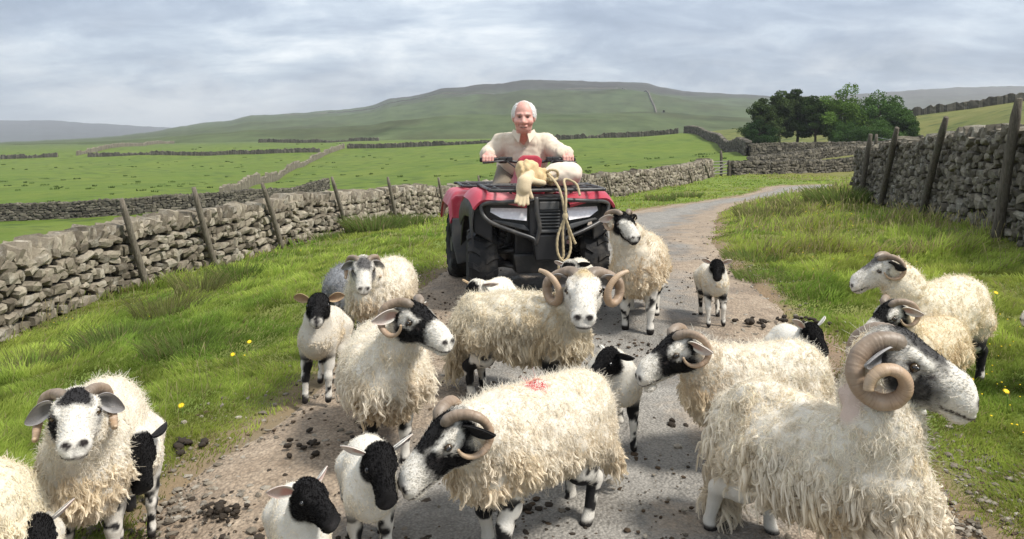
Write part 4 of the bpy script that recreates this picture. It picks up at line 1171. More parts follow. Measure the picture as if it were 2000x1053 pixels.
lpath = [at(*p)[:2] for p in LWALL]; rpath = [at(*p)[:2] for p in RWALL[::-1]]
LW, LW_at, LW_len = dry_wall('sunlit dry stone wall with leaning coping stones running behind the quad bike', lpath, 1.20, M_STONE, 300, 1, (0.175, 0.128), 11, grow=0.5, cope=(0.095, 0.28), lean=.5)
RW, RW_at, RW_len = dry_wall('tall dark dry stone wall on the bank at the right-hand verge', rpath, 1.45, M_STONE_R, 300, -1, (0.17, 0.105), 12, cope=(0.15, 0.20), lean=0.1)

def wp(*pts): return [np.array([(p[0] - 1000) / 2000 * p[1], p[1] * KD]) for p in pts]
dry_wall('low grey wall running on from the far gate behind the bend', wp((1424, 70), (1500, 73), (1600, 77), (1700, 80), (1800, 84)), 1.0, M_STONE_F, 0, 1, (0.34, 0.17), 21, grow=0, cope=(.2, .24))
dry_wall('dark field wall below the big left-hand pasture', wp((-250, 82), (0, 87), (250, 89), (440, 95), (520, 103), (575, 120), (640, 132)), 1.45, M_STONE_F, 0, 1, (0.40, 0.19), 22, both=False, cope=(.24, .28))
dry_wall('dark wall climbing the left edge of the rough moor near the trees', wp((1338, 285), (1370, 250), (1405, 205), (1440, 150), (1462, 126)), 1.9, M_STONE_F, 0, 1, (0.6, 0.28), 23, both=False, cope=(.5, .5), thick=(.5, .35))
dry_wall('dark wall at the foot of the wood', wp((1462, 125), (1520, 126), (1600, 128), (1700, 131), (1800, 134)), 1.5, M_STONE_F, 0, 1, (0.5, 0.24), 24, both=False, cope=(.3, .3))
dry_wall('wall slanting between the gate wall and the wood', wp((1462, 88), (1520, 94), (1600, 104), (1700, 116), (1800, 124)), 1.15, M_STONE_F, 0, 1, (0.42, 0.2), 25, both=False, cope=(.26, .28))
far_wall('pale wall climbing between the two green pastures', [(432, 106), (470, 124), (505, 150), (550, 195), (600, 255), (640, 312), (672, 334)], 1.45, M_STONE_L, seed=31)
far_wall('long thin wall along the top of the left pasture', [(172, 330), (300, 328), (450, 324), (625, 320)], 1.3, M_STONE_F, seed=32)
far_wall('short piece of wall at the left-hand end of the top pasture', [(-150, 338), (0, 338), (112, 336)], 1.4, M_STONE_F, seed=33)
far_wall('wall along the top of the bright middle pasture', [(678, 333), (800, 325), (1000, 312), (1180, 300), (1325, 291)], 1.45, M_STONE_F, seed=34)
far_wall('faint wall in the furthest field below the hill', [(505, 480), (600, 470), (740, 455)], 1.6, M_STONE_F, seed=35)
far_wall('pale wall running away up the far left field', [(150, 345), (200, 400), (260, 480), (340, 600)], 1.6, M_STONE_L, seed=36)
far_wall('skyline wall on the rough hillside above the right-hand wall', [(1770, 195), (1850, 190), (1930, 186), (2010, 181), (2150, 172)], 1.5, M_STONE_F, seed=37)
def hill_wall(label, pts, h, seed):
    """wall lines on the hill, laid on its surface: (px, s) with s the way up the slope"""
    rg = np.random.default_rng(seed); ns = len(HILLV)
    P = []
    for (pa, sa), (pb, sb) in zip(pts[:-1], pts[1:]):
        for t_ in np.linspace(0, 1, 24, endpoint=False):
            px = pa + (pb - pa) * t_; s_ = (sa + (sb - sa) * t_) * (ns - 1); i = int(s_); f = s_ - i
            row = HILLV[i] * (1 - f) + HILLV[min(i + 1, ns - 1)] * f
            pr = 1000 + row[:, 0] * 2000 / (row[:, 1] / KD); P.append([np.interp(px, pr, row[:, a]) for a in range(3)])
    P = np.array(P); T = np.gradient(P[:, :2], axis=0); T /= np.linalg.norm(T, axis=1)[:, None]; nr = np.stack([T[:, 1], -T[:, 0]], 1)
    prof = [(-.6, -2), (-.5, h), (.5, h), (.6, -2)]; n = len(P); V = np.zeros((n, 4, 3))
    for j, (a, z) in enumerate(prof):
        V[:, j, :2] = P[:, :2] + nr * a * 1.6; V[:, j, 2] = P[:, 2] + z * (1 + (0.12 * rg.normal(0, 1, n) if z > 0 else 0))
    idx = np.arange(n * 4).reshape(n, 4); o0 = P[0]
    F = np.stack([idx[:-1, :-1], idx[:-1, 1:], idx[1:, 1:], idx[1:, :-1]], -1).reshape(-1, 4)
    o = obj('stone_wall', mesh_np('stone_wall', (V - o0).reshape(-1, 3), F, M_STONE_F, False)); o.location = o0
    tag(o, label, 'wall', 'dry stone walls', 'thing')
hill_wall('thin wall line across the hill under its heather top', [(560, .74), (640, .77), (720, .74), (860, .62), (1000, .61), (1215, .64)], 2.2, 1)
hill_wall('wall dropping down the hillside to the right of the rider', [(1215, .64), (1245, .56), (1265, .40), (1298, .16)], 2.4, 2)

# ------------------------------------------------------------------ fence posts
def mat_wood(name, a, b2):
    m, nt, b, out = new_mat(name); q = NB(nt)
    v = q.coord('Object', (9, 9, 0.9)); n = q.noise(v, 6, 6, 0.65, 0.4); n2 = q.noise(q.coord('Object'), 3, 4, 0.6)
    c = q.mix(q.ramp(n, [(0.3, 0.0), (0.7, 1.0)]), a, b2)
    c = q.mix(q.ramp(n2, [(0.5, 0.0), (0.7, 0.4)]), c, (0.12, 0.125, 0.085))
    q.val(b.inputs['Base Color'], c); b.inputs['Roughness'].default_value = 0.9; b.inputs['Specular IOR Level'].default_value = 0.2
    q.l(q.bump(n, 0.8, 0.02), b.inputs['Normal']); return m
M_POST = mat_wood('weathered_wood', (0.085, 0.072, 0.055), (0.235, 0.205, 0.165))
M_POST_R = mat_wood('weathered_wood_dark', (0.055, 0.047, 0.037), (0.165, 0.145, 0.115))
def post(label, pb, pt, r, mat, seed, group):
    rg = np.random.default_rng(seed); pb = np.array(pb); pt = np.array(pt)
    n = 9; t = np.linspace(0, 1, n); bend = rg.normal(0, .012, (2,))
    P = pb + (pt - pb) * t[:, None]; P[:, 0] += bend[0] * np.sin(t * 3.1); P[:, 1] += bend[1] * np.sin(t * 3.1)
    rad = r * (1.04 - .14 * t) * rg.uniform(.95, 1.05, n); rad[-1] *= .72
    V, F = tube(P, rad, 9); V[:len(t) * 9] += rg.normal(0, r * .05, (len(t) * 9, 3))
    o = obj('fence_post', mesh_np('fence_post', V - pb, F, mat, True)); o.location = pb
    return tag(o, label, 'fence post', group)
def wall_D(tab, px): return np.interp(px, [p[0] for p in tab], [p[2] for p in tab])
def clear_D(px, D, path, dist):
    """how far off a sight line first stands this clear of a wall"""
    C, _, _ = path_pts(path, .1)
    for k in range(400):
        p = at(px, 300, D - k * .03)[:2]
        if np.linalg.norm(C - p, axis=1).min() > dist and k * .03 > 1: return D - k * .03
    return D - 1
LP = [(237, 388, 291, 556, 'thick grey post leaning on the sunlit wall, nearest of its row'), (378, 366, 426, 516, 'grey post leaning on the sunlit wall, second of its row'),
      (512, 358, 554, 487, 'grey post leaning on the sunlit wall, third of its row'), (648, 346, 681, 458, 'grey post leaning beside the dark rushes, fourth of its row'),
      (757, 346, 776, 425, 'slim post behind the rushes, fifth of its row'), (856, 347, 872, 412, 'slim post just before the quad bike, sixth of its row'), (934, 343, 944, 398, 'thin dark post behind the quad bike rack'),
      (1183, 338, 1196, 386, 'thin post leaning on the wall just past the quad bike'), (1343, 330, 1354, 362, 'small post on the wall before the far gate'), (1376, 320, 1388, 350, 'small post at the gate end of the wall')]
for i, (a, b_, c, d, lb) in enumerate(LP):
    Db, Dt = clear_D(c, wall_D(LWALL, c) + 1, lpath, .43), clear_D(a, wall_D(LWALL, a) + 1, lpath, .33)
    g = at(c, d, Db); g[2] = min(g[2], tz(g[0], g[1]) + .02) - 0.10
    post(lb, g, at(a, b_, min(Dt, Db + .5)), 0.056 if i < 4 else 0.052, M_POST, 100 + i, 'posts leaning on the left wall')
RP = [(1990, 192, 1944, 446, 'tall dark post on the dark wall, nearest of its row'), (1848, 229, 1796, 414, 'dark post leaning on the dark wall, second of its row'), (1752, 250, 1716, 398, 'dark post leaning on the dark wall, third of its row'), (1701, 262, 1680, 388, 'dark post at the far end of the dark wall'), (1712, 262, 1700, 310, 'short post behind the end of the dark wall')]
for i, (a, b_, c, d, lb) in enumerate(RP):
    D = clear_D(c, wall_D(RWALL, c) + 1, rpath, .43) if i < 4 else 29.5
    g = at(c, d, D); g[2] = min(g[2], tz(g[0], g[1]) + .02) - 0.12
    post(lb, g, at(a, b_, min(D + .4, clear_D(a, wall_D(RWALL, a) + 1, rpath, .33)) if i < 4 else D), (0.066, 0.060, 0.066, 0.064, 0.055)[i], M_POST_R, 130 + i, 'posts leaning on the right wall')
# wire strung between the posts behind the end of the dark wall
def wire(label, A, B, sag=.05, r=.006):
    t = np.linspace(0, 1, 9)[:, None]; P = np.array(A) * (1 - t) + np.array(B) * t; P[:, 2] -= sag * 4 * t[:, 0] * (1 - t[:, 0])
    V, F = tube(P, r, 5); o = obj('fence_wire', mesh_np('fence_wire', V - P[0], F, M_WIRE, True)); o.location = P[0]; tag(o, label, 'wire', 'wires behind the dark wall')
M_WIRE = simple_mat('galvanised_wire', (0.32, 0.33, 0.33), 0.5, 0.5, 0.6)
for k, (yy, w_) in enumerate(((268, 'top'), (280, 'second'), (292, 'third'), (303, 'bottom'))):
    wire('%s strand of wire strung behind the dark wall end' % w_, at(1712, yy, 29.5), at(1800, yy + 8, 24), .04)

# ------------------------------------------------------------------ gate by the far end of the left wall
def build_gate():
    A = np.array([(1389 - 1000) / 2000 * 68, 68 * KD]); B = np.array([(1424 - 1000) / 2000 * 70, 70 * KD]); zA, zB = tz(*A), tz(*B)
    root = empty('field_gate', (A[0], A[1], zA)); tag(root, 'small five-barred field gate at the end of the wall', 'gate')
    M = simple_mat('gate_wood', (0.20, 0.19, 0.165), 0.85, 0.2, nscale=5)
    d = np.array([B[0] - A[0], B[1] - A[1], zB - zA]); L = np.linalg.norm(d)
    def bar(nm, p, q_, r): V, F = tube(np.array([p, (np.array(p) + q_) / 2, q_]), r, 6); obj(nm, mesh_np(nm, V, F, M, False), root)
    for k in range(5): bar('bar', np.array([0, 0, .2 + k * .2]), d + [0, 0, .2 + k * .2], .045)
    bar('brace', np.array([0, -.03, .2]), d + [0, -.03, 1.0], .035)
    for f in (0.02, .98): bar('stile', d * f + [0, 0, .12], d * f + [0, 0, 1.08], .055)
    for px, D, h, lb in ((1408, 69.5, 1.75, 'tall dark gatepost beside the far gate'), (1424, 69.7, 1.1, 'short gatepost where the gate wall begins')):
        p = np.array([(px - 1000) / 2000 * D, D * KD]); z = tz(*p); post(lb, (p[0], p[1], z - .1), (p[0], p[1], z + h), .10, M_POST_R, 77 + int(px), 'gateposts')
build_gate()

# ------------------------------------------------------------------ trees
def mat_leaf(name):
    m, nt, b, out = new_mat(name); q = NB(nt); c = q.attr('col', 'Color')
    dif = q.n('ShaderNodeBsdfDiffuse'); q.l(c, dif.inputs['Color']); tr = q.n('ShaderNodeBsdfTranslucent'); q.l(c, tr.inputs['Color'])
    mx = q.n('ShaderNodeMixShader'); mx.inputs[0].default_value = 0.3; q.l(dif.outputs[0], mx.inputs[1]); q.l(tr.outputs[0], mx.inputs[2])
    nt.nodes.remove(b); q.l(mx.outputs[0], out.inputs[0]); return m
M_LEAF = mat_leaf('foliage'); M_BARK = mat_wood('bark', (0.035, 0.028, 0.022), (0.085, 0.07, 0.055))
def tree(label, px, D, h, wid, col, seed, kind='broad', base_frac=.25, lean=0.0):
    rg = np.random.default_rng(seed); X = (px - 1000) / 2000 * D; Y = D * KD; z = tz(X, Y)
    root = empty('pine_tree' if kind == 'pine' else 'tree', (X, Y, z)); tag(root, label, 'tree', 'trees of the wood by the bend')
    n = 9; t = np.linspace(0, 1, n); hh = h * (.88 if kind == 'pine' else .72)
    P = np.stack([lean * h * t ** 1.5 + rg.normal(0, .02 * h, n) * t, rg.normal(0, .02 * h, n) * t, -.2 + hh * t], 1)
    tr = h * (.022 if kind == 'pine' else .028)
    V, F = tube(P, tr * (1.25 - 1.0 * t), 8); obj('trunk', mesh_np('trunk', V, F, M_BARK, True), root)
    # limbs
    cent = []; nb = 26 if kind == 'pine' else 30
    LV, LF3, LF4 = [], [], []; o = 0
    for i in range(nb):
        f = base_frac + (1 - base_frac) * (i + .5) / nb * .98; a = rg.uniform(0, 6.283) if kind == 'broad' else i * 2.4 + rg.normal(0, .4)
        st = np.array([np.interp(f * (.9 if kind == 'broad' else 1), t, P[:, j]) for j in range(3)])
        if kind == 'pine': rr = wid * .5 * (1.10 - .70 * f) * rg.uniform(.45, 1.25); up = rg.uniform(-.02, .22) * rr
        else: rr = wid * .5 * math.sqrt(max(.06, 1 - ((f - .55) / .52) ** 2)) * rg.uniform(.6, 1.08); up = h * .10 * rg.uniform(.2, 1.4)
        en = st + np.array([math.cos(a) * rr, math.sin(a) * rr, up]); md = (st + en) / 2 + [0, 0, -.03 * rr if kind == 'pine' else .05 * rr]
        V, F = tube(np.array([st, md, en]), [tr * .38, tr * .25, tr * .08], 5); LV.append(V); LF4.append(F[0] + o); LF3.append(F[1] + o); o += len(V)
        cent += [(en, 1.0), (md * .4 + en * .6, .9)]
        if kind == 'broad': cent.append((en + rg.normal(0, .10 * wid, 3), .9))
    obj('limbs', mesh_np('limbs', np.concatenate(LV), [np.concatenate(LF4), np.concatenate(LF3)], M_BARK, True), root)['kind'] = 'stuff'
    cent.append((P[-1] + [0, 0, h * (.06 if kind == 'pine' else .14)], .9)); cent.append((P[-2] + rg.normal(0, .05 * wid, 3) + [0, 0, h * .08], 1.0))
    # leaf sprays
    Vs, Cs = [], []
    for c, sc_ in cent:
        m_ = 230; rad = wid * (.165 if kind == 'pine' else .175) * sc_ * rg.uniform(.8, 1.25); fl = (.62 if kind == 'pine' else .8)
        d = rg.normal(0, 1, (m_, 3)); d /= np.linalg.norm(d, axis=1)[:, None]; q = c + d * rad * (rg.uniform(.2, 1, (m_, 1)) ** .5) * [1, 1, fl]
        s_ = (.17 if kind == 'pine' else .16) * h / 9 * rg.uniform(.6, 1.4, m_)
        a1 = rg.normal(0, 1, (m_, 3)); a1 /= np.linalg.norm(a1, axis=1)[:, None]; a2 = np.cross(a1, rg.normal(0, 1, (m_, 3))); a2 /= np.linalg.norm(a2, axis=1)[:, None]
        quad = np.stack([q - a1 * s_[:, None], q + a2 * s_[:, None] * .55, q + a1 * s_[:, None], q - a2 * s_[:, None] * .55], 1)
        Vs.append(quad.reshape(-1, 3)); tn = rg.uniform(.75, 1.25)
        Cs.append(np.repeat(np.asarray(col)[None] * tn * rg.uniform(.75, 1.3, (m_, 1)), 4, 0))
    V = np.concatenate(Vs); F = np.arange(len(V)).reshape(-1, 4)
    obj('crown', mesh_np('crown', V, F, M_LEAF, False, {'col': ('FLOAT_COLOR', np.concatenate(Cs))}), root)
PINE = (0.062, 0.090, 0.034); BRD = (0.105, 0.175, 0.038); BRD2 = (0.072, 0.130, 0.036)
tree('dark pine at the left-hand end of the wood', 1490, 146, 7.6, 5.2, PINE, 1, 'pine', .22)
tree('pine with a pointed top, second from the left of the wood', 1522, 150, 8.7, 5.4, PINE, 2, 'pine', .28, .02)
tree('tallest pine with a ragged top in the wood', 1558, 152, 9.0, 5.4, (0.044, 0.066, 0.026), 3, 'pine', .28)
tree('thin pine between the tall pine and the pale broadleaf tree', 1592, 148, 7.9, 5.2, (0.046, 0.074, 0.026), 4, 'pine', .30)
tree('tallest pale green broadleaf tree in the middle of the wood', 1640, 152, 9.4, 7.6, BRD, 5, 'broad', .22)
tree('dark broadleaf tree right of the tallest pale one', 1716, 150, 9.1, 7.0, BRD2, 6, 'broad', .18)
tree('small broadleaf tree at the right-hand end of the wood', 1752, 146, 6.6, 4.8, BRD2, 7, 'broad', .15)
tree('low bushy tree under the pale broadleaf tree', 1662, 143, 4.6, 4.4, (0.060, 0.112, 0.034), 8, 'broad', .08)
tree('low dark tree at the foot of the pines', 1484, 143, 4.8, 3.8, (0.040, 0.075, 0.028), 9, 'broad', .08)
tree('low tree in front of the dark broadleaf trees', 1722, 142, 4.8, 4.8, BRD2, 10, 'broad', .05)
# ------------------------------------------------------------------ grass of the verges
def mat_grass():
    m, nt, b, out = new_mat('grass'); q = NB(nt); c = q.attr('tint', 'Color'); h = q.n('ShaderNodeHairInfo')
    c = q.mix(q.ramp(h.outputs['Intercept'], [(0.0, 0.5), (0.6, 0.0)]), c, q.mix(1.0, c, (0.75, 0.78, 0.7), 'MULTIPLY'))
    dif = q.n('ShaderNodeBsdfDiffuse'); q.l(c, dif.inputs['Color']); tr = q.n('ShaderNodeBsdfTranslucent'); q.l(c, tr.inputs['Color'])
    mx = q.n('ShaderNodeMixShader'); mx.inputs[0].default_value = 0.55; q.l(dif.outputs[0], mx.inputs[1]); q.l(tr.outputs[0], mx.inputs[2])
    nt.nodes.remove(b); q.l(mx.outputs[0], out.inputs[0]); return m
M_GRASS = mat_grass()
def wall_x():
    lw = np.array([at(*p) for p in LWALL]); rw = np.array([at(*p) for p in RWALL])
    return lw, rw
def edge_fast(X, Y):
    """distance outside the lane, measured across it where the lane runs away from the eye"""
    m = RL[:, 1] < 45; xl = np.interp(Y, RL[m, 1], RL[m, 0]); m2 = RR[:, 1] < 42; xr = np.interp(Y, RR[m2, 1], RR[m2, 0])
    c = np.interp(Y, [0, 12, 22, 30, 38, 60], [1, .97, .88, .78, .75, .75])
    e = np.maximum(xl - X, X - xr) * c
    far = Y > 33; e[far] = edge_dist(X[far], Y[far]); return e
def verge_points(n, seed, dmin=3.0, dmax=72, power=1.45):
    rg = np.random.default_rng(seed); u = rg.uniform(0, 1, n); p = 1 - power
    D = (dmin ** p + u * (dmax ** p - dmin ** p)) ** (1 / p); px = rg.uniform(-140, 2140, n); wide = (D < 9) & (rg.uniform(0, 1, n) < .22); px = np.where(wide, rg.uniform(-700, 2700, n), px)
    X = (px - 1000) / 2000 * D; Y = D * KD
    lw, rw = wall_x()
    lx = np.interp(Y, lw[:, 1], lw[:, 0]); rx = np.interp(Y, rw[::-1, 1], rw[::-1, 0], right=99)
    lwd = X - lx; rwd = rx - X
    ed = edge_fast(X, Y)
    k = (lwd > 0.22) & (rwd > 0.22) & (ed > -0.25)
    k &= ~((D > 62) & (px < 1390))
    return X[k], Y[k], D[k], ed[k], lwd[k], rwd[k], px[k]
def grass():
    rg = np.random.default_rng(91)
    X, Y, D, ed, lwd, rwd, px = verge_points(620000, 90)
    P2 = np.stack([X, Y], -1)
    edge_n = 0.16 * fnoise(P2, 1.6, 3, 55)
    keep = rg.uniform(0, 1, len(X)) < sstep(-0.16, 0.16, ed + edge_n)
    X, Y, D, ed, lwd, rwd, px, P2 = [a[keep] for a in (X, Y, D, ed, lwd, rwd, px, P2)]
    if len(X) > 235000:
        s_ = rg.choice(len(X), 235000, replace=False); X, Y, D, ed, lwd, rwd, px, P2 = [a[s_] for a in (X, Y, D, ed, lwd, rwd, px, P2)]
    n = len(X); Z = terrain(X, Y, ed) - .01
    right = X > np.interp(Y, RL[:, 1], RL[:, 0]) + 1.5
    tuft = sstep(.05, .7, fnoise(P2, 1.25, 3, 61)); tuft2 = sstep(.1, .6, fnoise(P2, 3.1, 2, 62))
    nearwall = np.maximum(sstep(1.3, .2, lwd), sstep(1.2, .2, rwd))
    tall = np.where(right & (Y > 9) & (Y < 30), sstep(-.25, .4, fnoise(P2, .45, 2, 64)) * sstep(.0, .6, ed), 0)
    L = .026 + .034 * tuft + .034 * tuft2 + .07 * nearwall * tuft2 + .15 * tall * rg.uniform(.2, 1, n)
    clod = fnoise(P2, 4.2, 2, 63); L = L * (1 + .75 * clod)
    L = L * sstep(-.15, .7, ed) ** .6 * rg.uniform(.55, 1.45, n) + .018
    L = np.minimum(L, .34) * np.where(D > 25, 1.15, 1)
    az = rg.uniform(0, 6.283, n); co = fnoise(P2, 1.1, 2, 66) * 3
    lean = rg.uniform(.10, .62, n); dx = np.cos(az) * lean + .35 * np.cos(co); dy = np.sin(az) * lean + .35 * np.sin(co)
    t = np.array([0, .35, .7, 1.0])
    C = np.zeros((n, 4, 3))
    C[..., 0] = X[:, None] + (L * dx)[:, None] * (t ** 1.6)[None]; C[..., 1] = Y[:, None] + (L * dy)[:, None] * (t ** 1.6)[None]
    C[..., 2] = Z[:, None] + L[:, None] * (t - .28 * t ** 2.2 * np.minimum(lean, 1)[:, None])
    r = np.maximum(.0022, .00038 * D) * rg.uniform(.7, 1.3, n)
    rad = r[:, None] * np.array([1.0, .95, .65, .12])[None]
    g1 = np.array([.240, .325, .056]); g2 = np.array([.375, .430, .105]); g3 = np.array([.120, .200, .035]); tan = np.array([.40, .34, .17]); yel = np.array([.31, .33, .075])
    w = rg.uniform(0, 1, n)[:, None]; col = g1 * (1 - w) + g2 * w
    f = (sstep(-.05, .5, fnoise(P2, .8, 3, 71)) * .75)[:, None]; col = col * (1 - f) + g3 * f * rg.uniform(.8, 1.4, (n, 1)) + 0
    f = (sstep(.0, .6, fnoise(P2, .55, 3, 72)) * .5)[:, None]; col = col * (1 - f) + yel * f
    col = col * (1 + .50 * clod + .28 * vnoise(P2, 9, 83))[:, None].clip(.45, 1.7)  # tall clumps tinted brighter and gaps darker, imitating highlights and shade
    dryp = .05 + .35 * tall + .22 * nearwall + .18 * sstep(.5, .0, ed)
    isd = rg.uniform(0, 1, n) < dryp; col[isd] = tan * rg.uniform(.6, 1.1, (isd.sum(), 1))
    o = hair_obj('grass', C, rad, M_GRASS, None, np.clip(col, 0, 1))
    tag(o, 'rough green grass growing on both verges of the lane', 'grass', kind='stuff')
grass()

def rush_clump(label, px, D, n, h, spread, col, seed, group, name='rush_clump'):
    """a tussock of rushes or rank grass"""
    rg = np.random.default_rng(seed); X = (px - 1000) / 2000 * D; Y = D * KD; z = tz(X, Y)
    r = spread * np.sqrt(rg.uniform(0, 1, n)); a = rg.uniform(0, 6.283, n); bx, by = r * np.cos(a), r * np.sin(a)
    L = h * .6 * rg.uniform(.45, 1.1, n); t = np.linspace(0, 1, 5); ln = rg.uniform(.05, .5, n) + r / spread * .35
    C = np.zeros((n, 5, 3)); C[..., 0] = bx[:, None] + (np.cos(a) * ln * L)[:, None] * t ** 1.8; C[..., 1] = by[:, None] + (np.sin(a) * ln * L)[:, None] * t ** 1.8
    C[..., 2] = -.03 + L[:, None] * (t - .3 * t ** 2 * ln[:, None])
    rad = max(.0018, .00026 * D) * np.array([1, 1, .85, .6, .15])
    c = np.asarray(col)[None] * rg.uniform(.65, 1.35, (n, 1)); dr = rg.uniform(0, 1, n) < .15; c[dr] = np.array([.26, .215, .11]) * rg.uniform(.6, 1.1, (dr.sum(), 1))
    o = hair_obj(name, C, rad, M_GRASS, None, c); o.location = (X, Y, z); tag(o, label, 'plant', group)
DKG = (.150, .205, .055)
for i, (px, D, n, h, sp, lb) in enumerate([
    (735, 26.0, 900, .85, .75, 'tall dark rush clump growing by the wall left of the quad bike'), (795, 27.5, 600, .7, .6, 'rush clump just left of the quad bike, beside a taller one'),
    (655, 24.0, 350, .45, .5, 'low bright tussock under the fourth post'), (470, 15.5, 500, .5, .45, 'ragged tussock halfway along the left verge'), (395, 12.8, 260, .62, .3, 'thin tall weedy clump under the second post'),
    (235, 9.2, 600, .34, .4, 'dark green tussock on the left verge below the first post'), (370, 8.2, 600, .28, .36, 'dark tussock near the lane on the left verge'), (60, 8.6, 260, .5, .3, 'thin dry clump at the left edge of the verge'), (330, 11, 300, .5, .35, 'dry clump below the gap between the first two posts'),
    (1640, 25.5, 700, .85, .8, 'tall dry grass clump at the end of the dark wall'), (1575, 25, 600, .6, .8, 'tawny clump on top of the right-hand bank'), (1500, 22, 500, .45, .7, 'tawny clump where the bank meets the lane'),
    (1470, 12.2, 420, .26, .34, 'dark tussock at the lane edge below the bank'), (1500, 10.6, 420, .24, .34, 'dark tussock above the far lamb'), (1590, 9.6, 350, .22, .3, 'low tussock right of the far lamb'),
    (1340, 44, 300, .5, .6, 'small dark clump on the grass before the far gate'), (1290, 42, 260, .45, .6, 'small dark clump beyond the quad bike')]):
    rush_clump(lb, px, D, n, h, sp, DKG if 'dark' in lb else ((.17, .18, .065) if ('dry' in lb or 'tawny' in lb or 'thin' in lb) else (.13, .19, .04)), 300 + i, 'tussocks and rushes')

def field_rushes():
    """rushes standing in the pastures beyond the walls"""
    rg = np.random.default_rng(55); n = 800; u = rg.uniform(0, 1, n); D = 55 * (420 / 55) ** u; px = rg.uniform(-60, 1480, n); X = (px - 1000) / 2000 * D; Y = D * KD
    P2 = np.stack([X, Y], -1); lw = np.array([at(*p) for p in LWALL]); lx = np.interp(Y, lw[:, 1], lw[:, 0])
    k = ((X < lx - 1.5) | (Y > 54)) & (fnoise(P2, .02, 3, 9) + .35 * rg.normal(0, 1, n) > .12) & ~((px > 1380) & (D < 120)); X, Y, D = X[k], Y[k], D[k]; Z = terrain(X, Y, np.full(len(X), 3.0)); m = 16; n = len(X)
    a = rg.uniform(0, 6.283, (n, m)); r = .38 * np.sqrt(rg.uniform(0, 1, (n, m))) * rg.uniform(.5, 1.7, (n, 1)); h = rg.uniform(.08, .30, (n, 1)) * rg.uniform(.5, 1.1, (n, m)); t = np.array([0, .5, 1.0])
    C = np.zeros((n, m, 3, 3)); C[..., 0] = (X[:, None] + r * np.cos(a))[..., None] + (h * .3 * np.cos(a))[..., None] * t; C[..., 1] = (Y[:, None] + r * np.sin(a))[..., None] + (h * .3 * np.sin(a))[..., None] * t; C[..., 2] = Z[:, None, None] - .03 + h[..., None] * t
    rad = (.00030 * D)[:, None, None] * np.array([1.2, 1, .4]); col = np.array([.072, .108, .026]) * rg.uniform(.7, 1.5, (n, 1, 1)) * np.ones((1, m, 1))
    o = hair_obj('field_rushes', C.reshape(-1, 3, 3), np.broadcast_to(rad, (n, m, 3)).reshape(-1, 3), M_GRASS, None, col.reshape(-1, 3)); tag(o, 'dark rushes and tussocks dotted over the pastures', 'rushes', kind='stuff')
field_rushes()

def seed_stems():
    """dry flowering stems standing above the turf"""
    rg = np.random.default_rng(58); X, Y, D, ed, lwd, rwd, px = verge_points(60000, 59, 4.5, 45, 1.3)
    P2 = np.stack([X, Y], -1); w_ = np.where(X > 0, .30 * sstep(7, 13, Y), .05) + .35 * sstep(1.1, .2, lwd) + .2 * sstep(1.2, .2, rwd)
    k = (ed > .25) & (rg.uniform(0, 1, len(X)) < w_ * sstep(-.3, .5, fnoise(P2, .9, 2, 15))); X, Y, D, ed = X[k], Y[k], D[k], ed[k]; n = len(X); Z = terrain(X, Y, ed)
    L = rg.uniform(.14, .36, n); a = rg.uniform(0, 6.283, n); ln = rg.uniform(.05, .4, n); t = np.array([0, .4, .75, .9, 1.0]); C = np.zeros((n, 5, 3))
    C[..., 0] = X[:, None] + (L * ln * np.cos(a))[:, None] * t ** 1.6; C[..., 1] = Y[:, None] + (L * ln * np.sin(a))[:, None] * t ** 1.6; C[..., 2] = Z[:, None] + L[:, None] * (t - .12 * t ** 2 * ln[:, None])
    rad = np.maximum(.0007, .00016 * D)[:, None] * np.array([1, .9, .9, 2.2, .5]); col = np.array([.44, .38, .20])[None] * rg.uniform(.6, 1.2, (n, 1)); gr = rg.uniform(0, 1, n) < .35; col[gr] = np.array([.20, .24, .07]) * rg.uniform(.7, 1.2, (gr.sum(), 1))
    o = hair_obj('seed_stems', C, rad, M_GRASS, None, col); tag(o, 'dry tan grass stems standing above the verge turf', 'grass', kind='stuff')
seed_stems()
# ------------------------------------------------------------------ quad bike
M_RED = simple_mat('red_plastic', (0.42, 0.035, 0.060), 0.38, 0.5, noise_amt=0.10, nscale=3, dirt=(0.55, 0.26, 0.27), dirt_scale=2.2)
M_BLKP = simple_mat('black_plastic', (0.020, 0.020, 0.022), 0.5, 0.4, noise_amt=0.25, nscale=6, dirt=(0.070, 0.064, 0.056), dirt_scale=5)
M_GRYP = simple_mat('grey_plastic', (0.075, 0.077, 0.080), 0.55, 0.4, noise_amt=0.2, nscale=6, dirt=(0.13, 0.12, 0.105), dirt_scale=5)
M_RUB = simple_mat('tyre_rubber', (0.016, 0.016, 0.017), 0.75, 0.3, noise_amt=0.3, nscale=8, bump=0.3, bscale=90, dirt=(0.075, 0.066, 0.055), dirt_scale=6)
M_STL = simple_mat('painted_steel', (0.030, 0.030, 0.032), 0.42, 0.5, noise_amt=0.2, dirt=(0.10, 0.092, 0.08), dirt_scale=7)
M_RIM = simple_mat('steel_rim', (0.12, 0.12, 0.12), 0.5, 0.5, 0.5)
M_ENG = simple_mat('engine_metal', (0.07, 0.068, 0.065), 0.6, 0.4, 0.3, dirt=(0.09, 0.075, 0.06))
M_SEAT = simple_mat('seat_vinyl', (0.018, 0.018, 0.019), 0.55, 0.4)
M_WHT = simple_mat('white_sticker', (0.78, 0.76, 0.72), 0.5)
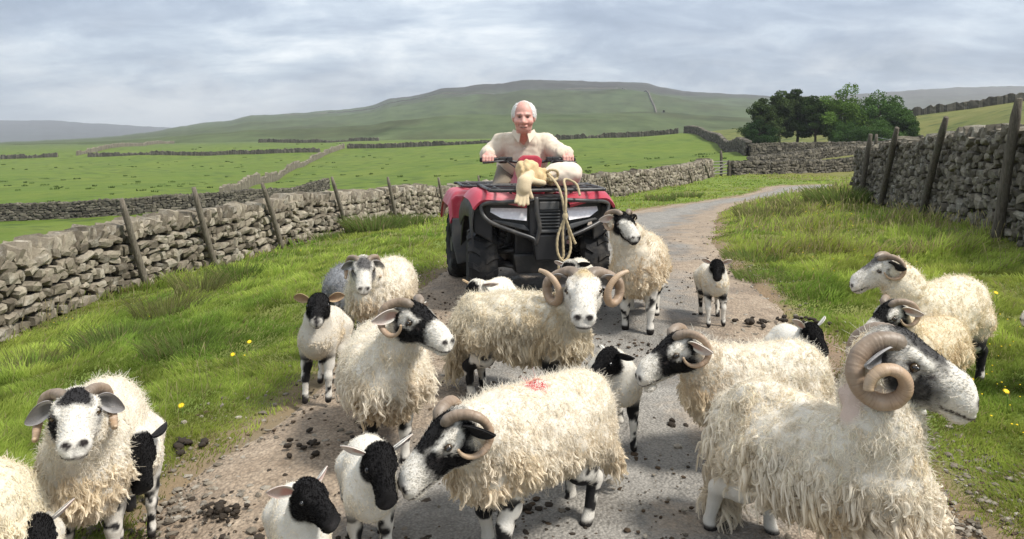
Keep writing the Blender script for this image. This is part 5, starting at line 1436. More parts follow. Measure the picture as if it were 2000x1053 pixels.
def mat_lens():
    m, nt, b, out = new_mat('headlight_lens'); q = NB(nt); v = q.coord('Object', (1, 1, 1))
    n = q.voro(v, 34.0); c = q.ramp(n, [(0.0, (0.97, 0.95, 0.96)), (0.6, (0.82, 0.79, 0.81))])
    q.val(b.inputs['Base Color'], c); b.inputs['Roughness'].default_value = 0.12; b.inputs['Coat Weight'].default_value = 1.0; b.inputs['Metallic'].default_value = 0.0
    return m
M_LENS = mat_lens()

def poly_prism(pts, y0, y1, sweep=0.0, bevel=0.0, tilt=0.0, z0=0.7):
    bm = bmesh.new()
    a = [bm.verts.new((x, y0, z)) for x, z in pts]; b_ = [bm.verts.new((x, y1, z)) for x, z in pts]
    bm.faces.new(a); bm.faces.new(b_[::-1]); n = len(pts)
    for i in range(n): bm.faces.new((a[i], b_[i], b_[(i + 1) % n], a[(i + 1) % n]))
    bmesh.ops.recalc_face_normals(bm, faces=bm.faces)
    if bevel: bmesh.ops.bevel(bm, geom=list(bm.edges), offset=bevel, segments=2, affect='EDGES', profile=.6)
    for v in bm.verts: v.co.y += sweep * abs(v.co.x) + tilt * (v.co.z - z0)
    return bm
def bx(c, s, bevel=.01):
    bm = bmesh.new(); bmesh.ops.create_cube(bm, size=1); bmesh.ops.scale(bm, vec=s, verts=bm.verts); bmesh.ops.translate(bm, vec=c, verts=bm.verts)
    if bevel: bmesh.ops.bevel(bm, geom=list(bm.edges), offset=min(bevel, min(s) * .45), segments=2, affect='EDGES', profile=.6)
    return bm
def tube_o(name, pts, r, mat, parent, sides=9, sm=True):
    P = catmull(np.array(pts, float), 7) if sm and len(pts) > 2 else np.array(pts, float)
    V, F = tube(P, r, sides); return obj(name, mesh_np(name, V, F, mat, True), parent)
def sheet(name, fn, nu, nv, th, mat, parent):
    """a curved panel with thickness: fn(u, v) -> point"""
    U, Vv = np.meshgrid(np.linspace(0, 1, nu), np.linspace(0, 1, nv), indexing='ij')
    P = fn(U, Vv); n = np.cross(np.gradient(P, axis=0), np.gradient(P, axis=1)); n /= np.maximum(np.linalg.norm(n, axis=-1), 1e-9)[..., None]
    A, B = P, P - n * th; nn = nu * nv; idx = np.arange(nn).reshape(nu, nv)
    f = np.stack([idx[:-1, :-1], idx[1:, :-1], idx[1:, 1:], idx[:-1, 1:]], -1).reshape(-1, 4)
    per = np.concatenate([idx[:, 0], idx[-1, 1:], idx[::-1, -1][1:], idx[0, ::-1][1:-1]]); p2 = np.roll(per, -1)
    F = np.concatenate([f, f[:, ::-1] + nn, np.stack([p2, per, per + nn, p2 + nn], 1)])
    o = obj(name, mesh_np(name, np.concatenate([A.reshape(-1, 3), B.reshape(-1, 3)]), F, mat, True), parent); smooth_by_angle(o, 50); return o

def tyre_mesh(r, w):
    """fat off-road tyre: round carcass with rows of angled lugs; axis along x"""
    pr = np.array([(-.42, .52), (-.50, .60), (-.54, .74), (-.50, .88), (-.40, .945), (-.2, .965), (0, .97), (.2, .965), (.40, .945), (.50, .88), (.54, .74), (.50, .60), (.42, .52)])
    ns = 48; a = np.linspace(0, 2 * math.pi, ns, endpoint=False)
    x = pr[:, 0] * w; rr = pr[:, 1] * r
    V = np.stack([np.broadcast_to(x[None], (ns, len(pr))), rr[None] * np.cos(a)[:, None], rr[None] * np.sin(a)[:, None]], -1).reshape(-1, 3)
    idx = np.arange(ns * len(pr)).reshape(ns, len(pr)); nx = np.roll(idx, -1, 0)
    F = [np.stack([idx[:, :-1], idx[:, 1:], nx[:, 1:], nx[:, :-1]], -1).reshape(-1, 4)]
    Vs = [V]; o = len(V)
    def lug(a0, xs, hw, skew, rin, rout):
        nonlocal o
        q = []
        for xx, sk in xs:
            for da in (-hw, hw):
                for rad in (rin, rout):
                    ang = a0 + sk * skew + da * (1 if rad == rin else .78); rq = rad * (1 - .10 * max(0, abs(xx) / w - .38) / .16)
                    q.append((xx, rq * math.cos(ang), rq * math.sin(ang)))
        n = len(xs); Vs.append(np.array(q)); f = []
        for i in range(n - 1):
            b = o + i * 4; c = b + 4
            f += [(b + 1, b + 3, c + 3, c + 1), (b, b + 1, c + 1, c), (b + 3, b + 2, c + 2, c + 3)]
        f += [(o, o + 2, o + 3, o + 1), (o + (n - 1) * 4, o + (n - 1) * 4 + 1, o + (n - 1) * 4 + 3, o + (n - 1) * 4 + 2)]
        F.append(np.array(f)); o += len(q)
    nl = 15
    for i in range(nl):
        a0 = i * 2 * math.pi / nl
        lug(a0, [(-.54 * w, 0), (-.36 * w, .25), (-.10 * w, 1.0)], .085, .16, r * .90, r * 1.01)
        lug(a0 + math.pi / nl, [(.10 * w, 1.0), (.36 * w, .25), (.54 * w, 0)], .085, .16, r * .90, r * 1.01)
    return np.concatenate(Vs), np.concatenate(F)

QS = 1.12; QD = 9.25; QPX = 1047
qx, qy = (QPX - 1000) / 2000 * QD, QD * KD
QUAD = empty('quad_bike', (qx, qy, ground_z(qx, qy)), R(11)); QUAD.scale = (QS, QS, QS)
QUAD.rotation_euler[0] = R(1.4)
tag(QUAD, 'red and black quad bike with front rack facing the flock', 'quad bike')
def build_quad():
    q = QUAD
    # wheels
    tf = mesh_np('tyre', *tyre_mesh(.305, .215), M_RUB, False); tr = mesh_np('tyre', *tyre_mesh(.310, .265), M_RUB, False)
    for (x, y, m_, w, st) in ((-.445, 0, tf, .215, 6), (.445, 0, tf, .215, 6), (-.44, 1.12, tr, .265, 0), (.44, 1.12, tr, .265, 0)):
        bm = bmesh.new(); bmesh.ops.create_cone(bm, cap_ends=True, segments=28, radius1=.165, radius2=.165, depth=w * .62, matrix=Matrix.Rotation(R(90), 4, 'Y'))
        bmesh.ops.bevel(bm, geom=list(bm.edges), offset=.012, segments=2, affect='EDGES')
        bmesh.ops.create_cone(bm, cap_ends=True, segments=16, radius1=.07, radius2=.05, depth=w * .9, matrix=Matrix.Rotation(R(90), 4, 'Y'))
        wh = bm_obj('wheel', bm, M_RIM, q, True); wh.location = (x, y, .305); wh.rotation_euler = (0, 0, R(-st)); smooth_by_angle(wh)
        obj('tyre', m_, wh)
    # chassis, engine, skid plate, arms
    bm_obj('skid_plate', poly_prism([(-.20, .26), (.20, .26), (.23, .42), (-.23, .42)], -.20, 1.2, 0, .02), M_STL, q)
    bm_obj('engine', bx((0, .55, .52), (.40, .75, .42), .05), M_ENG, q, True)
    bm_obj('radiator', bx((0, -.10, .52), (.42, .12, .30), .02), M_BLKP, q)
    for s in (-1, 1):
        for z0, z1 in ((.30, .32), (.44, .40)):
            tube_o('suspension_arm', [(s * .16, -.13, z0), (s * .38, .0, z1)], .018, M_STL, q, 7, False); tube_o('suspension_arm', [(s * .16, .16, z0), (s * .38, .0, z1)], .018, M_STL, q, 7, False)
        t = np.linspace(0, 1, 60); P = np.array([s * .34, -.02, .40]) * (1 - t[:, None]) + np.array([s * .20, .02, .72]) * t[:, None]
        V, F = tube(P, .028 + .012 * (np.sin(t * 60) > 0), 10); obj('shock_absorber', mesh_np('shock_absorber', V, F, M_STL, False), q)
        tube_o('drive_shaft', [(s * .12, .0, .31), (s * .38, .0, .305)], .024, M_STL, q, 8, False)
        # front fender: red over the wheel, black below
        def red(u, v, s=s):
            x = .17 + .375 * u; y = -.40 + .80 * v
            z = .850 + .045 * np.sin(np.clip(u, 0, 1) * 2.0) - .060 * np.clip((u - .80) / .2, 0, 1) ** 1.8 - .055 * np.clip((.30 - v) / .30, 0, 1) ** 2 - .16 * np.clip((v - .62) / .38, 0, 1) ** 1.6
            x = x + .015 * np.sin(v * 3.1); y = y + .10 * u * (1 - v)
            return np.stack([s * x, y if s > 0 else y, z], -1)
        sheet('front_fender', red if s < 0 else (lambda u, v: red(u, 1 - v)), 22, 22, .02, M_RED, q)
        def blk(u, v, s=s):
            x = .20 + .345 * u; a_ = v
            y = -.25 + .10 * u + .67 * a_; z = .80 - .02 * u - .22 * np.clip((.22 - a_) / .22, 0, 1) ** 1.3 * u - .34 * np.clip((a_ - .55) / .45, 0, 1) ** 1.4
            z = z - .06 * np.clip((u - .75) / .25, 0, 1) ** 2
            return np.stack([s * x, y, z], -1)
        sheet('fender_liner', blk if s < 0 else (lambda u, v: blk(u, 1 - v)), 16, 20, .015, M_BLKP, q)
        def lip(u, v, s=s):                       # black flare hanging from the fender's edge round the wheel
            y = -.30 + .76 * u; z0 = .835 - .10 * np.clip((u - .6) / .4, 0, 1) ** 1.5 - .05 * np.clip((.25 - u) / .25, 0, 1) ** 2
            dz = .115 + .17 * np.clip((.22 - u) / .22, 0, 1) + .05 * u
            return np.stack([s * (.545 + .012 * np.sin(v * 3.1)), y, z0 - dz * v], -1) if np.isscalar(u) else np.stack([np.full_like(u, s * .548) + s * .012 * np.sin(v * 3.1), y, z0 - dz * v], -1)
        sheet('fender_flare', lip if s > 0 else (lambda u, v: lip(1 - u, v)), 20, 6, .012, M_BLKP, q)
        # front corner panel between lamp and wheel
        bm_obj('corner_panel', poly_prism([(s * .40, .52), (s * .545, .60), (s * .55, .79), (s * .40, .80)][::s], -.27, -.22, .05, .012), M_BLKP, q)
        # rear fender and its long mudguard
        def rf(u, v, s=s):
            x = .28 + .33 * u; y = .66 + .80 * v
            z = .79 + .02 * np.sin(u * 3) - .10 * np.clip((u - .8) / .2, 0, 1) ** 2 - .14 * np.clip((.16 - v) / .16, 0, 1) ** 1.5 - .18 * np.clip((v - .7) / .3, 0, 1) ** 2
            return np.stack([s * x, y, z], -1)
        sheet('rear_fender', rf if s < 0 else (lambda u, v: rf(u, 1 - v)), 18, 22, .02, M_RED, q)
        bm_obj('rear_fender_nose', poly_prism([(s * .44, .60), (s * .605, .60), (s * .615, .77), (s * .58, .80), (s * .44, .81)][::s], .64, .68, 0, .015), M_RED, q)
        bm_obj('mudguard', poly_prism([(s * .47, .22), (s * .56, .20), (s * .605, .40), (s * .605, .603), (s * .45, .603), (s * .44, .36)][::s], .63, .66, 0, .012), M_GRYP, q)
        bm_obj('footwell', bx((s * .36, .42, .30), (.26, .52, .04), .015), M_BLKP, q)
        # lamps
        bm_obj('lamp_housing', poly_prism([(s * .12, .60), (s * .19, .64), (s * .45, .71), (s * .475, .80), (s * .40, .845), (s * .12, .835)][::s], -.40, -.26, .30, .014), M_BLKP, q)
        hl = bm_obj('headlight', poly_prism([(s * .165, .700), (s * .345, .715), (s * .425, .758), (s * .415, .812), (s * .150, .822)][::s], -.440, -.38, .30, 0, .45), M_LENS, q)
        bm_obj('lamp_trim', poly_prism([(s * .13, .618), (s * .20, .632), (s * .42, .690), (s * .40, .705), (s * .18, .668)][::s], -.425, -.38, .30, .008), M_GRYP, q)
        bm_obj('brow', poly_prism([(s * .14, .828), (s * .44, .825), (s * .455, .853), (s * .14, .862)][::s], -.41, -.28, .26, .010), M_RED, q)
        # bull bar loops
        tube_o('bumper_bar', [(s * .105, -.44, .86), (s * .30, -.40, .845), (s * .475, -.325, .825), (s * .495, -.32, .77), (s * .44, -.36, .695), (s * .27, -.43, .625), (s * .13, -.46, .575), (s * .11, -.46, .53)], .0155, M_STL, q)
        tube_o('bumper_bar', [(s * .11, -.47, .885), (s * .105, -.475, .78), (s * .085, -.475, .66), (s * .11, -.46, .53)], .017, M_STL, q)
    # nose
    bm_obj('nose_panel', poly_prism([(-.14, .54), (.14, .54), (.15, .88), (-.15, .88)], -.40, -.15, 0, .02), M_BLKP, q)
    for k in range(6): bm_obj('grille_slat', bx((0, -.412, .655 + k * .024), (.17, .018, .009), .003), M_GRYP, q)
    bm_obj('badge_plate', bx((0, -.42, .815), (.155, .018, .062), .008), M_GRYP, q)
    bm_obj('grille_frame', bx((0, -.415, .865), (.20, .03, .014), .005), M_STL, q); bm_obj('grille_frame', bx((0, -.43, .625), (.19, .04, .020), .006), M_GRYP, q)
    bm_obj('bumper_plate', poly_prism([(-.10, .40), (.10, .40), (.13, .60), (-.13, .60)], -.44, -.38, 0, .015), M_BLKP, q)
    # racks
    def rack(y0, y1, z, w, nm):
        r_ = tube_o(nm, [(-w, y0 + .05, z), (-w + .05, y0, z), (0, y0 - .015, z), (w - .05, y0, z), (w, y0 + .05, z), (w, y1 - .05, z), (w - .05, y1, z), (-w + .05, y1, z), (-w, y1 - .05, z), (-w, y0 + .05, z)], .014, M_STL, q)
        for k in range(5):
            x = -w + .08 + (2 * w - .16) * k / 4; tube_o('rack_bar', [(x, y0, z), (x, y1, z)], .010, M_STL, r_, 7, False)
        for k in range(2): tube_o('rack_bar', [(-w, y0 + (y1 - y0) * (.35 + .35 * k), z + .003), (w, y0 + (y1 - y0) * (.35 + .35 * k), z + .003)], .010, M_STL, r_, 7, False)
        for s in (-1, 1):
            for y in (y0 + .24, y1 - .05): tube_o('rack_stay', [(s * w * .60, y, z), (s * w * .50, y, z - .09)], .010, M_STL, r_, 7, False)
    rack(-.40, .12, .93, .44, 'front_rack'); rack(1.00, 1.45, .85, .46, 'rear_rack')
    # tank, seat, dash pod, steering
    S = SDF(); S.ell((0, .34, .90), (.15, .22, .14), 0, .06); S.ell((0, .30, 1.02), (.12, .10, .08), 0, .06)
    obj('tank_cover', mesh_np('tank_cover', *S.mesh(.014), M_RED, True), q)
    S = SDF(); S.ell((0, .85, .84), (.17, .42, .11), 0, .05); S.ell((0, .62, .86), (.13, .2, .10), 0, .05); obj('seat', mesh_np('seat', *S.mesh(.016), M_SEAT, True), q)
    bm_obj('instrument_pod', poly_prism([(-.085, 1.05), (.085, 1.05), (.10, 1.13), (.06, 1.165), (-.06, 1.165), (-.10, 1.13)], .22, .30, 0, .015), M_RED, q)
    bm_obj('instrument_label', bx((-.005, .212, 1.085), (.085, .006, .03), .003), M_WHT, q)
    tube_o('steering_column', [(0, .20, .72), (0, .34, 1.09)], .024, M_STL, q, 9, False)
    hb = tube_o('handlebar', [(-.40, .34, 1.125), (-.28, .30, 1.13), (-.12, .30, 1.11), (0, .31, 1.09), (.12, .30, 1.11), (.28, .30, 1.13), (.40, .34, 1.125)], .013, M_STL, q)
    for s in (-1, 1):
        tube_o('grip', [(s * .27, .302, 1.13), (s * .41, .343, 1.125)], .019, M_SEAT, hb, 12, False)
        bm_obj('switch_box', bx((s * .225, .30, 1.125), (.07, .06, .055), .012), M_BLKP, hb)
        tube_o('brake_lever', [(s * .22, .26, 1.12), (s * .30, .235, 1.115), (s * .40, .255, 1.105)], .008, M_STL, hb)
        tube_o('cable', [(s * .20, .27, 1.12), (s * .13, .18, 1.06), (s * .05, .15, .95), (s * .02, .2, .85)], .006, M_BLKP, hb, 6)
        bm_obj('lever_perch', bx((s * .17, .285, 1.13), (.05, .05, .045), .01), M_BLKP, hb)
build_quad()
bpy.context.view_layer.update()
def qp(x, y, z): return np.array(QUAD.matrix_world @ Vector((x, y, z)))
# ------------------------------------------------------------------ sack, gloves and rope on the front rack
def mat_cloth(name, col, dirt, scale=40):
    m, nt, b, out = new_mat(name); q = NB(nt); v = q.coord('Object')
    n = q.noise(v, 6, 5, .6); n2 = q.noise(v, scale, 4, .65)
    c = q.mix(q.ramp(n, [(.40, 0.0), (.72, .6)]), col, dirt); c = q.mix(q.ramp(n2, [(.35, .25), (.6, 0.0)]), c, q.mix(1.0, c, (.75, .72, .68), 'MULTIPLY'))
    q.val(b.inputs['Base Color'], c); b.inputs['Roughness'].default_value = .9; b.inputs['Specular IOR Level'].default_value = .15
    b.inputs['Sheen Weight'].default_value = .15
    q.l(q.bump(q.math('ADD', q.math('MULTIPLY', n2, .4), q.math('MULTIPLY', n, 2.0)), .22, .012), b.inputs['Normal']); return m
M_SACK = mat_cloth('sack_cloth', (.68, .62, .53), (.58, .42, .34)); M_GLOVE = mat_cloth('leather', (.58, .44, .25), (.42, .28, .13)); M_GLV2 = mat_cloth('pale_leather', (.62, .51, .35), (.50, .38, .22)); M_ROPE = mat_cloth('rope', (.46, .38, .24), (.36, .28, .16), 120)
def load():
    zr = .945
    # bulging sack lying across the rack
    S = SDF(); S.ell((.195, -.14, zr + .09), (.125, .14, .10), 0, .06); S.ell((.11, -.16, zr + .07), (.10, .13, .078), 0, .06); S.ell((.255, -.12, zr + .075), (.065, .11, .075), 0, .05); S.cone((.08, -.19, zr + .06), (.00, -.24, zr + .08), .065, .035, 0, .04)
    V, F = S.mesh(.012); N = vert_normals(V, F); V = V + N * (.010 * fnoise(V, 11, 3, 5))[:, None]; V[:, 2] = np.maximum(V[:, 2], zr + .006)
    o = obj('sack', mesh_np('sack', V, F, M_SACK, True)); place(o); tag(o, 'bulging off-white sack tied on the front rack of the quad bike', 'sack')
    # crumpled sack neck / cloth heap
    S = SDF(); S.ell((-.135, -.27, zr + .150), (.075, .062, .058), 0, .04); S.ell((-.08, -.25, zr + .07), (.085, .06, .06), 0, .05); S.cone((-.17, -.27, zr + .13), (-.18, -.30, zr + .05), .042, .040, 0, .04); S.cone((-.08, -.26, zr + .12), (.02, -.25, zr + .08), .036, .033, 0, .04)
    S.cone((.02, -.25, zr + .08), (.05, -.27, zr + .05), .036, .04, 0, .04); S.cone((-.16, -.30, zr + .10), (-.05, -.30, zr + .05), .06, .05, 0, .04)
    V, F = S.mesh(.010); N = vert_normals(V, F); V = V + N * (.022 * np.abs(fnoise(V * [1, 1, .5], 20, 2, 8)) - .008)[:, None]
    o = obj('cloth_bundle', mesh_np('cloth_bundle', V, F, M_GLOVE, True)); place(o); tag(o, 'tan crumpled cloth bundle on top of the sack neck', 'cloth')
    # a pair of work gloves hanging over the front edge
    for k, (ox, tilt) in enumerate(((-.200, .35),)):
        S = SDF(); c = np.array([ox, -.43, zr - .005]); d = np.array([-math.sin(tilt) * .5, -.18, -math.cos(tilt)]); d /= np.linalg.norm(d); sx = np.cross(d, [0, 1, 0]); sx /= np.linalg.norm(sx)
        if k == 1: d = np.array([-.75, -.25, -.42]); d /= np.linalg.norm(d); sx = np.cross(d, [0, 1, 0.0]); sx /= np.linalg.norm(sx); c = np.array([-.06, -.385, zr + .045])
        S.cone(np.array([-.13, -.33, zr + .10]), c - d * .05, .040, .046, 0, .03); S.cone(c - d * .06, c - d * .01, .046, .046, 0, .03); S.ell(c, (.050, .034, .050), 0, .03); S.cone(np.array([-.15, -.38, zr + .06]), np.array([-.03, -.36, zr + .035]), .028, .022, 0, .02)
        for i in range(4):
            b0 = c + sx * (-.031 + .0207 * i) + d * .025; S.cone(b0, b0 + d * (.075 + .014 * (i in (1, 2))) + np.array([0, -.012, 0]) + sx * (i - 1.5) * .010, .0150, .0135, 0, .010)
        S.cone(c + sx * .045, c + sx * .075 + d * .05, .016, .013, 0, .012)
        o = obj('work_glove', mesh_np('work_glove', *S.mesh(.006), M_GLV2, True)); place(o)
        tag(o, ('pale work glove hanging over the front edge of the rack, fingers down', 'tan work glove lying on the rack above the hanging one')[k], 'glove', None)
    # rope
    y = -.505
    P = [(.02, -.30, zr + .10), (.055, -.44, zr + .03), (.075, -.50, zr - .05), (.095, y, zr - .16), (.10, y, zr - .21), (.075, y, zr - .27), (.045, y, zr - .36), (.045, y, zr - .46), (.075, y - .01, zr - .525), (.115, y - .01, zr - .52), (.145, y, zr - .45), (.14, y, zr - .36), (.115, y - .012, zr - .25), (.10, y - .016, zr - .20), (.105, y - .01, zr - .10), (.115, -.47, zr - .01), (.12, -.40, zr + .05), (.16, -.33, zr + .06), (.21, -.42, zr + .03), (.225, -.47, zr - .05)]
    root = place(bpy.data.objects.new('rope', None)); link(root); tag(root, 'tan rope looped and dangling down the quad bike grille', 'rope')
    def strand(pts, r=.0095):
        C = catmull(np.array(pts), 12); t = np.linspace(0, 1, len(C)); V, F = tube(C, r * (1 + .10 * np.sin(t * len(C) * 1.3)), 8); obj('strand', mesh_np('strand', V, F, M_ROPE, True), root)
    strand(P); strand([(.10, y - .018, zr - .20), (.085, y - .005, zr - .30), (.088, y, zr - .42), (.09, y, zr - .50), (.06, y, zr - .545), (.052, y, zr - .62), (.045, y, zr - .68)])
    strand([(.10, y - .02, zr - .21), (.13, y - .015, zr - .29), (.165, y, zr - .37), (.185, y, zr - .41)])
    strand([(.0, -.27, zr + .10), (.04, -.30, zr + .13), (.09, -.30, zr + .12), (.10, -.28, zr + .07), (.05, -.33, zr + .05), (.0, -.31, zr + .07)], .011)
    S = SDF(); S.ell((.10, y - .012, zr - .20), (.022, .018, .032), 0, .01); obj('knot', mesh_np('knot', *S.mesh(.006), M_ROPE, True), root)
def place(o):
    o.matrix_world = QUAD.matrix_world.copy(); return o
load()

# ------------------------------------------------------------------ the rider
def rider():
    """sits on the seat, leaning forward, both hands on the grips"""
    gl, gr = qp(-.345, .318, 1.128), qp(.345, .318, 1.128)          # grips
    seat = qp(0, .78, .93)
    A = lambda px, py, D: at(px, py, D)
    root = empty('person', tuple(seat)); o0 = seat
    tag(root, 'white-haired man in a cream shirt riding the quad bike', 'person')
    hc = A(1023, 229, 9.72) - o0; nb = A(1023, 268, 9.95) - o0; ch = A(1024, 305, 10.08) - o0
    pel = np.array([0, .03, .10]); shL = A(978, 281, 10.05) - o0; shR = A(1068, 281, 10.05) - o0
    gl = gl - o0; gr = gr - o0
    elL = A(953, 303, 9.78) - o0 + [0, .05, 0]; elR = A(1096, 301, 9.78) - o0 + [0, .05, 0]
    wrL = gl + np.array([-.005, .085, .055]); wrR = gr + np.array([.005, .085, .055])
    K = 1.17
    kneeL, kneeR = qp(-.27, .30, .80) - o0, qp(.27, .30, .80) - o0; ftL, ftR = qp(-.36, .44, .40) - o0, qp(.36, .44, .40) - o0
    S = SDF()
    # head: crown, face, jaw, nose, ears
    hs = 1.25; M = head_frame(hc, R(-92), R(-8)); rot = M[:3, :3]
    w = lambda *p: hc + rot @ (np.array(p) * hs)
    S.ell(w(-.012, 0, .030), np.array((.094, .076, .094)) * hs, 1, .02, rot); S.ell(w(.020, 0, -.030), np.array((.070, .069, .080)) * hs, 1, .03, rot)
    S.ell(w(.034, 0, -.080), np.array((.046, .058, .036)) * hs, 1, .03, rot); S.cone(w(.0, 0, -.07), w(.05, 0, -.085), .050 * hs, .030 * hs, 1, .03)
    S.cone(w(.082, 0, .012), w(.106, 0, -.026), .011 * hs, .017 * hs, 1, .014)
    for s in (1, -1):
        S.ell(w(.094, .016 * s, -.030), np.array((.014, .012, .011)) * hs, 1, .008, rot); S.ell(w(.056, .043 * s, -.030), np.array((.030, .031, .028)) * hs, 1, .02, rot)
        S.cone(w(.080, .014 * s, .030), w(.066, .046 * s, .028), .012 * hs, .010 * hs, 1, .012); S.cut(w(.090, .031 * s, .010), np.array((.016, .018, .012)) * hs, .012, rot)
        S.ell(w(-.008, .078 * s, -.005), np.array((.022, .012, .036)) * hs, 1, .008, rot)
    S.ell(w(.086, 0, -.060), np.array((.014, .032, .008)) * hs, 1, .008, rot); S.cut(w(.100, 0, -.0675), np.array((.014, .030, .0035)) * hs, .004, rot); S.ell(w(.080, 0, -.076), np.array((.014, .026, .009)) * hs, 1, .008, rot)
    # neck, trunk, arms, legs
    S.cone(nb + [0, .02, 0], hc + rot @ np.array([-.03, 0, -.06]), .066 * K, .060 * K, 1, .03)
    S.ell(ch + [0, .02, 0], np.array((.175, .115, .20)) * K, 0, .06); S.cone(ch + [0, .02, -.05], pel, .145 * K, .15 * K, 0, .06)
    for sh in (shL, shR): S.cone(ch + (sh - ch) * .55 + [0, 0, -.0], sh, .085 * K, .062 * K, 0, .05)
    arms = ((shL, elL, wrL, gl, -1), (shR, elR, wrR, gr, 1))
    for sh, el, wr, g, s in arms:
        S.chain([(sh, .056 * K), (el, .043 * K), (wr, .031 * K)], 0, .02)
        # hand: palm on the grip, four fingers over the front, thumb underneath
        ax = (gr - gl) / np.linalg.norm(gr - gl)
        pc = g + np.array([0, .025, .035]); S.cone(wr, pc, .030 * K, .034 * K, 2, .015); S.ell(pc, np.array((.050, .036, .020)) * K, 2, .012)
        for i in range(4):
            b0 = g + ax * (-.036 + .024 * i) * K; ln = (1, 1.1, 1.05, .9)[i] if s > 0 else (.9, 1.05, 1.1, 1)[i]
            S.chain([(b0 + np.array([0, .010, .034]), .0125 * K), (b0 + np.array([0, -.026 * ln, .022]), .0118 * K), (b0 + np.array([0, -.032 * ln, -.010]), .0110 * K), (b0 + np.array([0, -.008, -.026]), .010 * K)], 2, .004)
        t0 = g - ax * s * .055 * K + np.array([0, .020, .022]); S.chain([(pc - ax * s * .035, .015 * K), (t0, .014 * K), (t0 + np.array([0, -.035, -.022]), .0115 * K)], 2, .006)
    for kn, ft, s in ((kneeL, ftL, -1), (kneeR, ftR, 1)):
        S.chain([(pel + [.09 * s, -.02, 0], .09 * K), (kn, .058 * K), (ft, .040 * K)], 0, .03); S.cone(ft + [0, .03, -.02], ft + [0, -.13, -.05], .042 * K, .034 * K, 0, .02)
    V, F = S.mesh(.0075); G = S.groups(V, 3)
    skin = np.array([.62, .335, .280]); C = np.broadcast_to(skin, (len(V), 3)).copy()
    L = (V - hc) @ rot / hs; x, y, z = L.T
    def blot(cx, cy, cz, rx, ry, rz, c, soft=.4):
        d = np.sqrt(((x - cx) / rx) ** 2 + ((y - cy) / ry) ** 2 + ((z - cz) / rz) ** 2); f = np.clip((1 - d) / soft, 0, 1)[:, None]; C[:] = C * (1 - f) + np.array(c) * f
    blot(.105, 0, -.030, .03, .022, .022, (.58, .26, .21), 1)
    for s in (1, -1):
        blot(.075, .042 * s, -.032, .04, .032, .028, (.60, .26, .21), 1); blot(.088, .030 * s, .012, .03, .024, .013, (.30, .135, .11), .9); blot(.090, .031 * s, .008, .02, .015, .004, (.05, .03, .026), .5); blot(.085, .032 * s, .030, .03, .022, .006, (.46, .40, .37), .7)  # cheek flush and grey brows; the eye sockets carry painted shade
        blot(.085, .036 * s, -.048, .03, .006, .020, (.40, .19, .155), .9)  # smile creases, their shade painted into the skin
    blot(.095, 0, -.0675, .03, .040, .0065, (.20, .055, .05), .5); blot(.098, 0, -.066, .02, .024, .003, (.62, .56, .50), .5); blot(.092, 0, -.077, .02, .026, .006, (.50, .20, .17), .8)
    n = fnoise(V, 60, 3, 2); C *= (1 + .10 * n)[:, None]
    m, nt, b, out = new_mat('skin'); q = NB(nt); q.val(b.inputs['Base Color'], q.attr('col', 'Color')); b.inputs['Roughness'].default_value = .5; b.inputs['Specular IOR Level'].default_value = .35
    b.inputs['Subsurface Weight'].default_value = .12; b.inputs['Subsurface Radius'].default_value = (.02, .008, .005)
    obj('body', mesh_np('body', V, F, m, True, {'col': ('FLOAT_COLOR', np.clip(C, 0, 1))}), root)
    # eyes
    for s in (1, -1):
        bm = bmesh.new(); bmesh.ops.create_uvsphere(bm, u_segments=12, v_segments=8, radius=.0085 * hs); bmesh.ops.scale(bm, vec=(1.3, 1, .55), verts=bm.verts); e = bm_obj('eye', bm, M_PUPIL, root, True); e.location = w(.0745, .031 * s, .008)
    # shirt
    S = SDF(); S.ell(ch + [0, .02, 0], np.array((.195, .132, .215)) * K, 0, .06); S.cone(ch + [0, .02, -.04], pel + [0, .0, .02], .165 * K, .165 * K, 0, .06); S.cone(pel + [0, 0, .05], pel + [0, -.04, -.12], .168 * K, .165 * K, 0, .04)
    for sh, el, wr, g, s in arms:
        S.cone(ch + (sh - ch) * .5 + [0, 0, .02], sh, .105 * K, .080 * K, 0, .05); S.chain([(sh, .078 * K), (el, .066 * K), (el + (wr - el) * .75, .052 * K), (el + (wr - el) * .95, .046 * K)], 0, .025)
        S.cone(nb + [0, .03, -.015], sh, .075 * K, .065 * K, 0, .05)
    S.cut(nb + np.array([0, -.11, -.045]), np.array((.048, .10, .095)), .02)
    V, F = S.mesh(.010); N = vert_normals(V, F)
    V = V + N * (.012 * fnoise(V * [1, 1, .45], 11, 2, 3) + .008 * np.abs(fnoise(V * [.7, 1, .4], 34, 2, 6)))[:, None]
    MS = mat_cloth('shirt_cotton', (.66, .575, .465), (.56, .48, .385), 150)
    shirt = obj('shirt', mesh_np('shirt', V, F, MS, True), root)
    for s in (-1, 1):                                # collar wings
        f = lambda u, v, s=s: np.stack([s * (.028 + .070 * u + .020 * v), -.130 + .15 * u - .035 * v, .030 + .045 * u - .085 * v * (1 - .5 * u)], -1) + nb
        c_ = sheet('collar', f if s > 0 else (lambda u, v: f(1 - u, v)), 10, 6, .006, MS, shirt)
    tz0 = nb + np.array([0, -.14, -.15]); 
    for k in range(3):
        bm = bmesh.new(); bmesh.ops.create_uvsphere(bm, u_segments=8, v_segments=6, radius=.009); e = bm_obj('button', bm, M_WHT, shirt, True); e.location = ch + np.array([0, -.155, .08 - .09 * k])
    bm_obj('pocket', bx(tuple(ch + np.array([.095, -.135, .03])), (.10, .02, .11), .008), MS, shirt)
    # trousers
    S = SDF(); S.cone(pel + [0, 0, .0], pel + [0, .02, -.04], .150 * K, .15 * K, 0, .04)
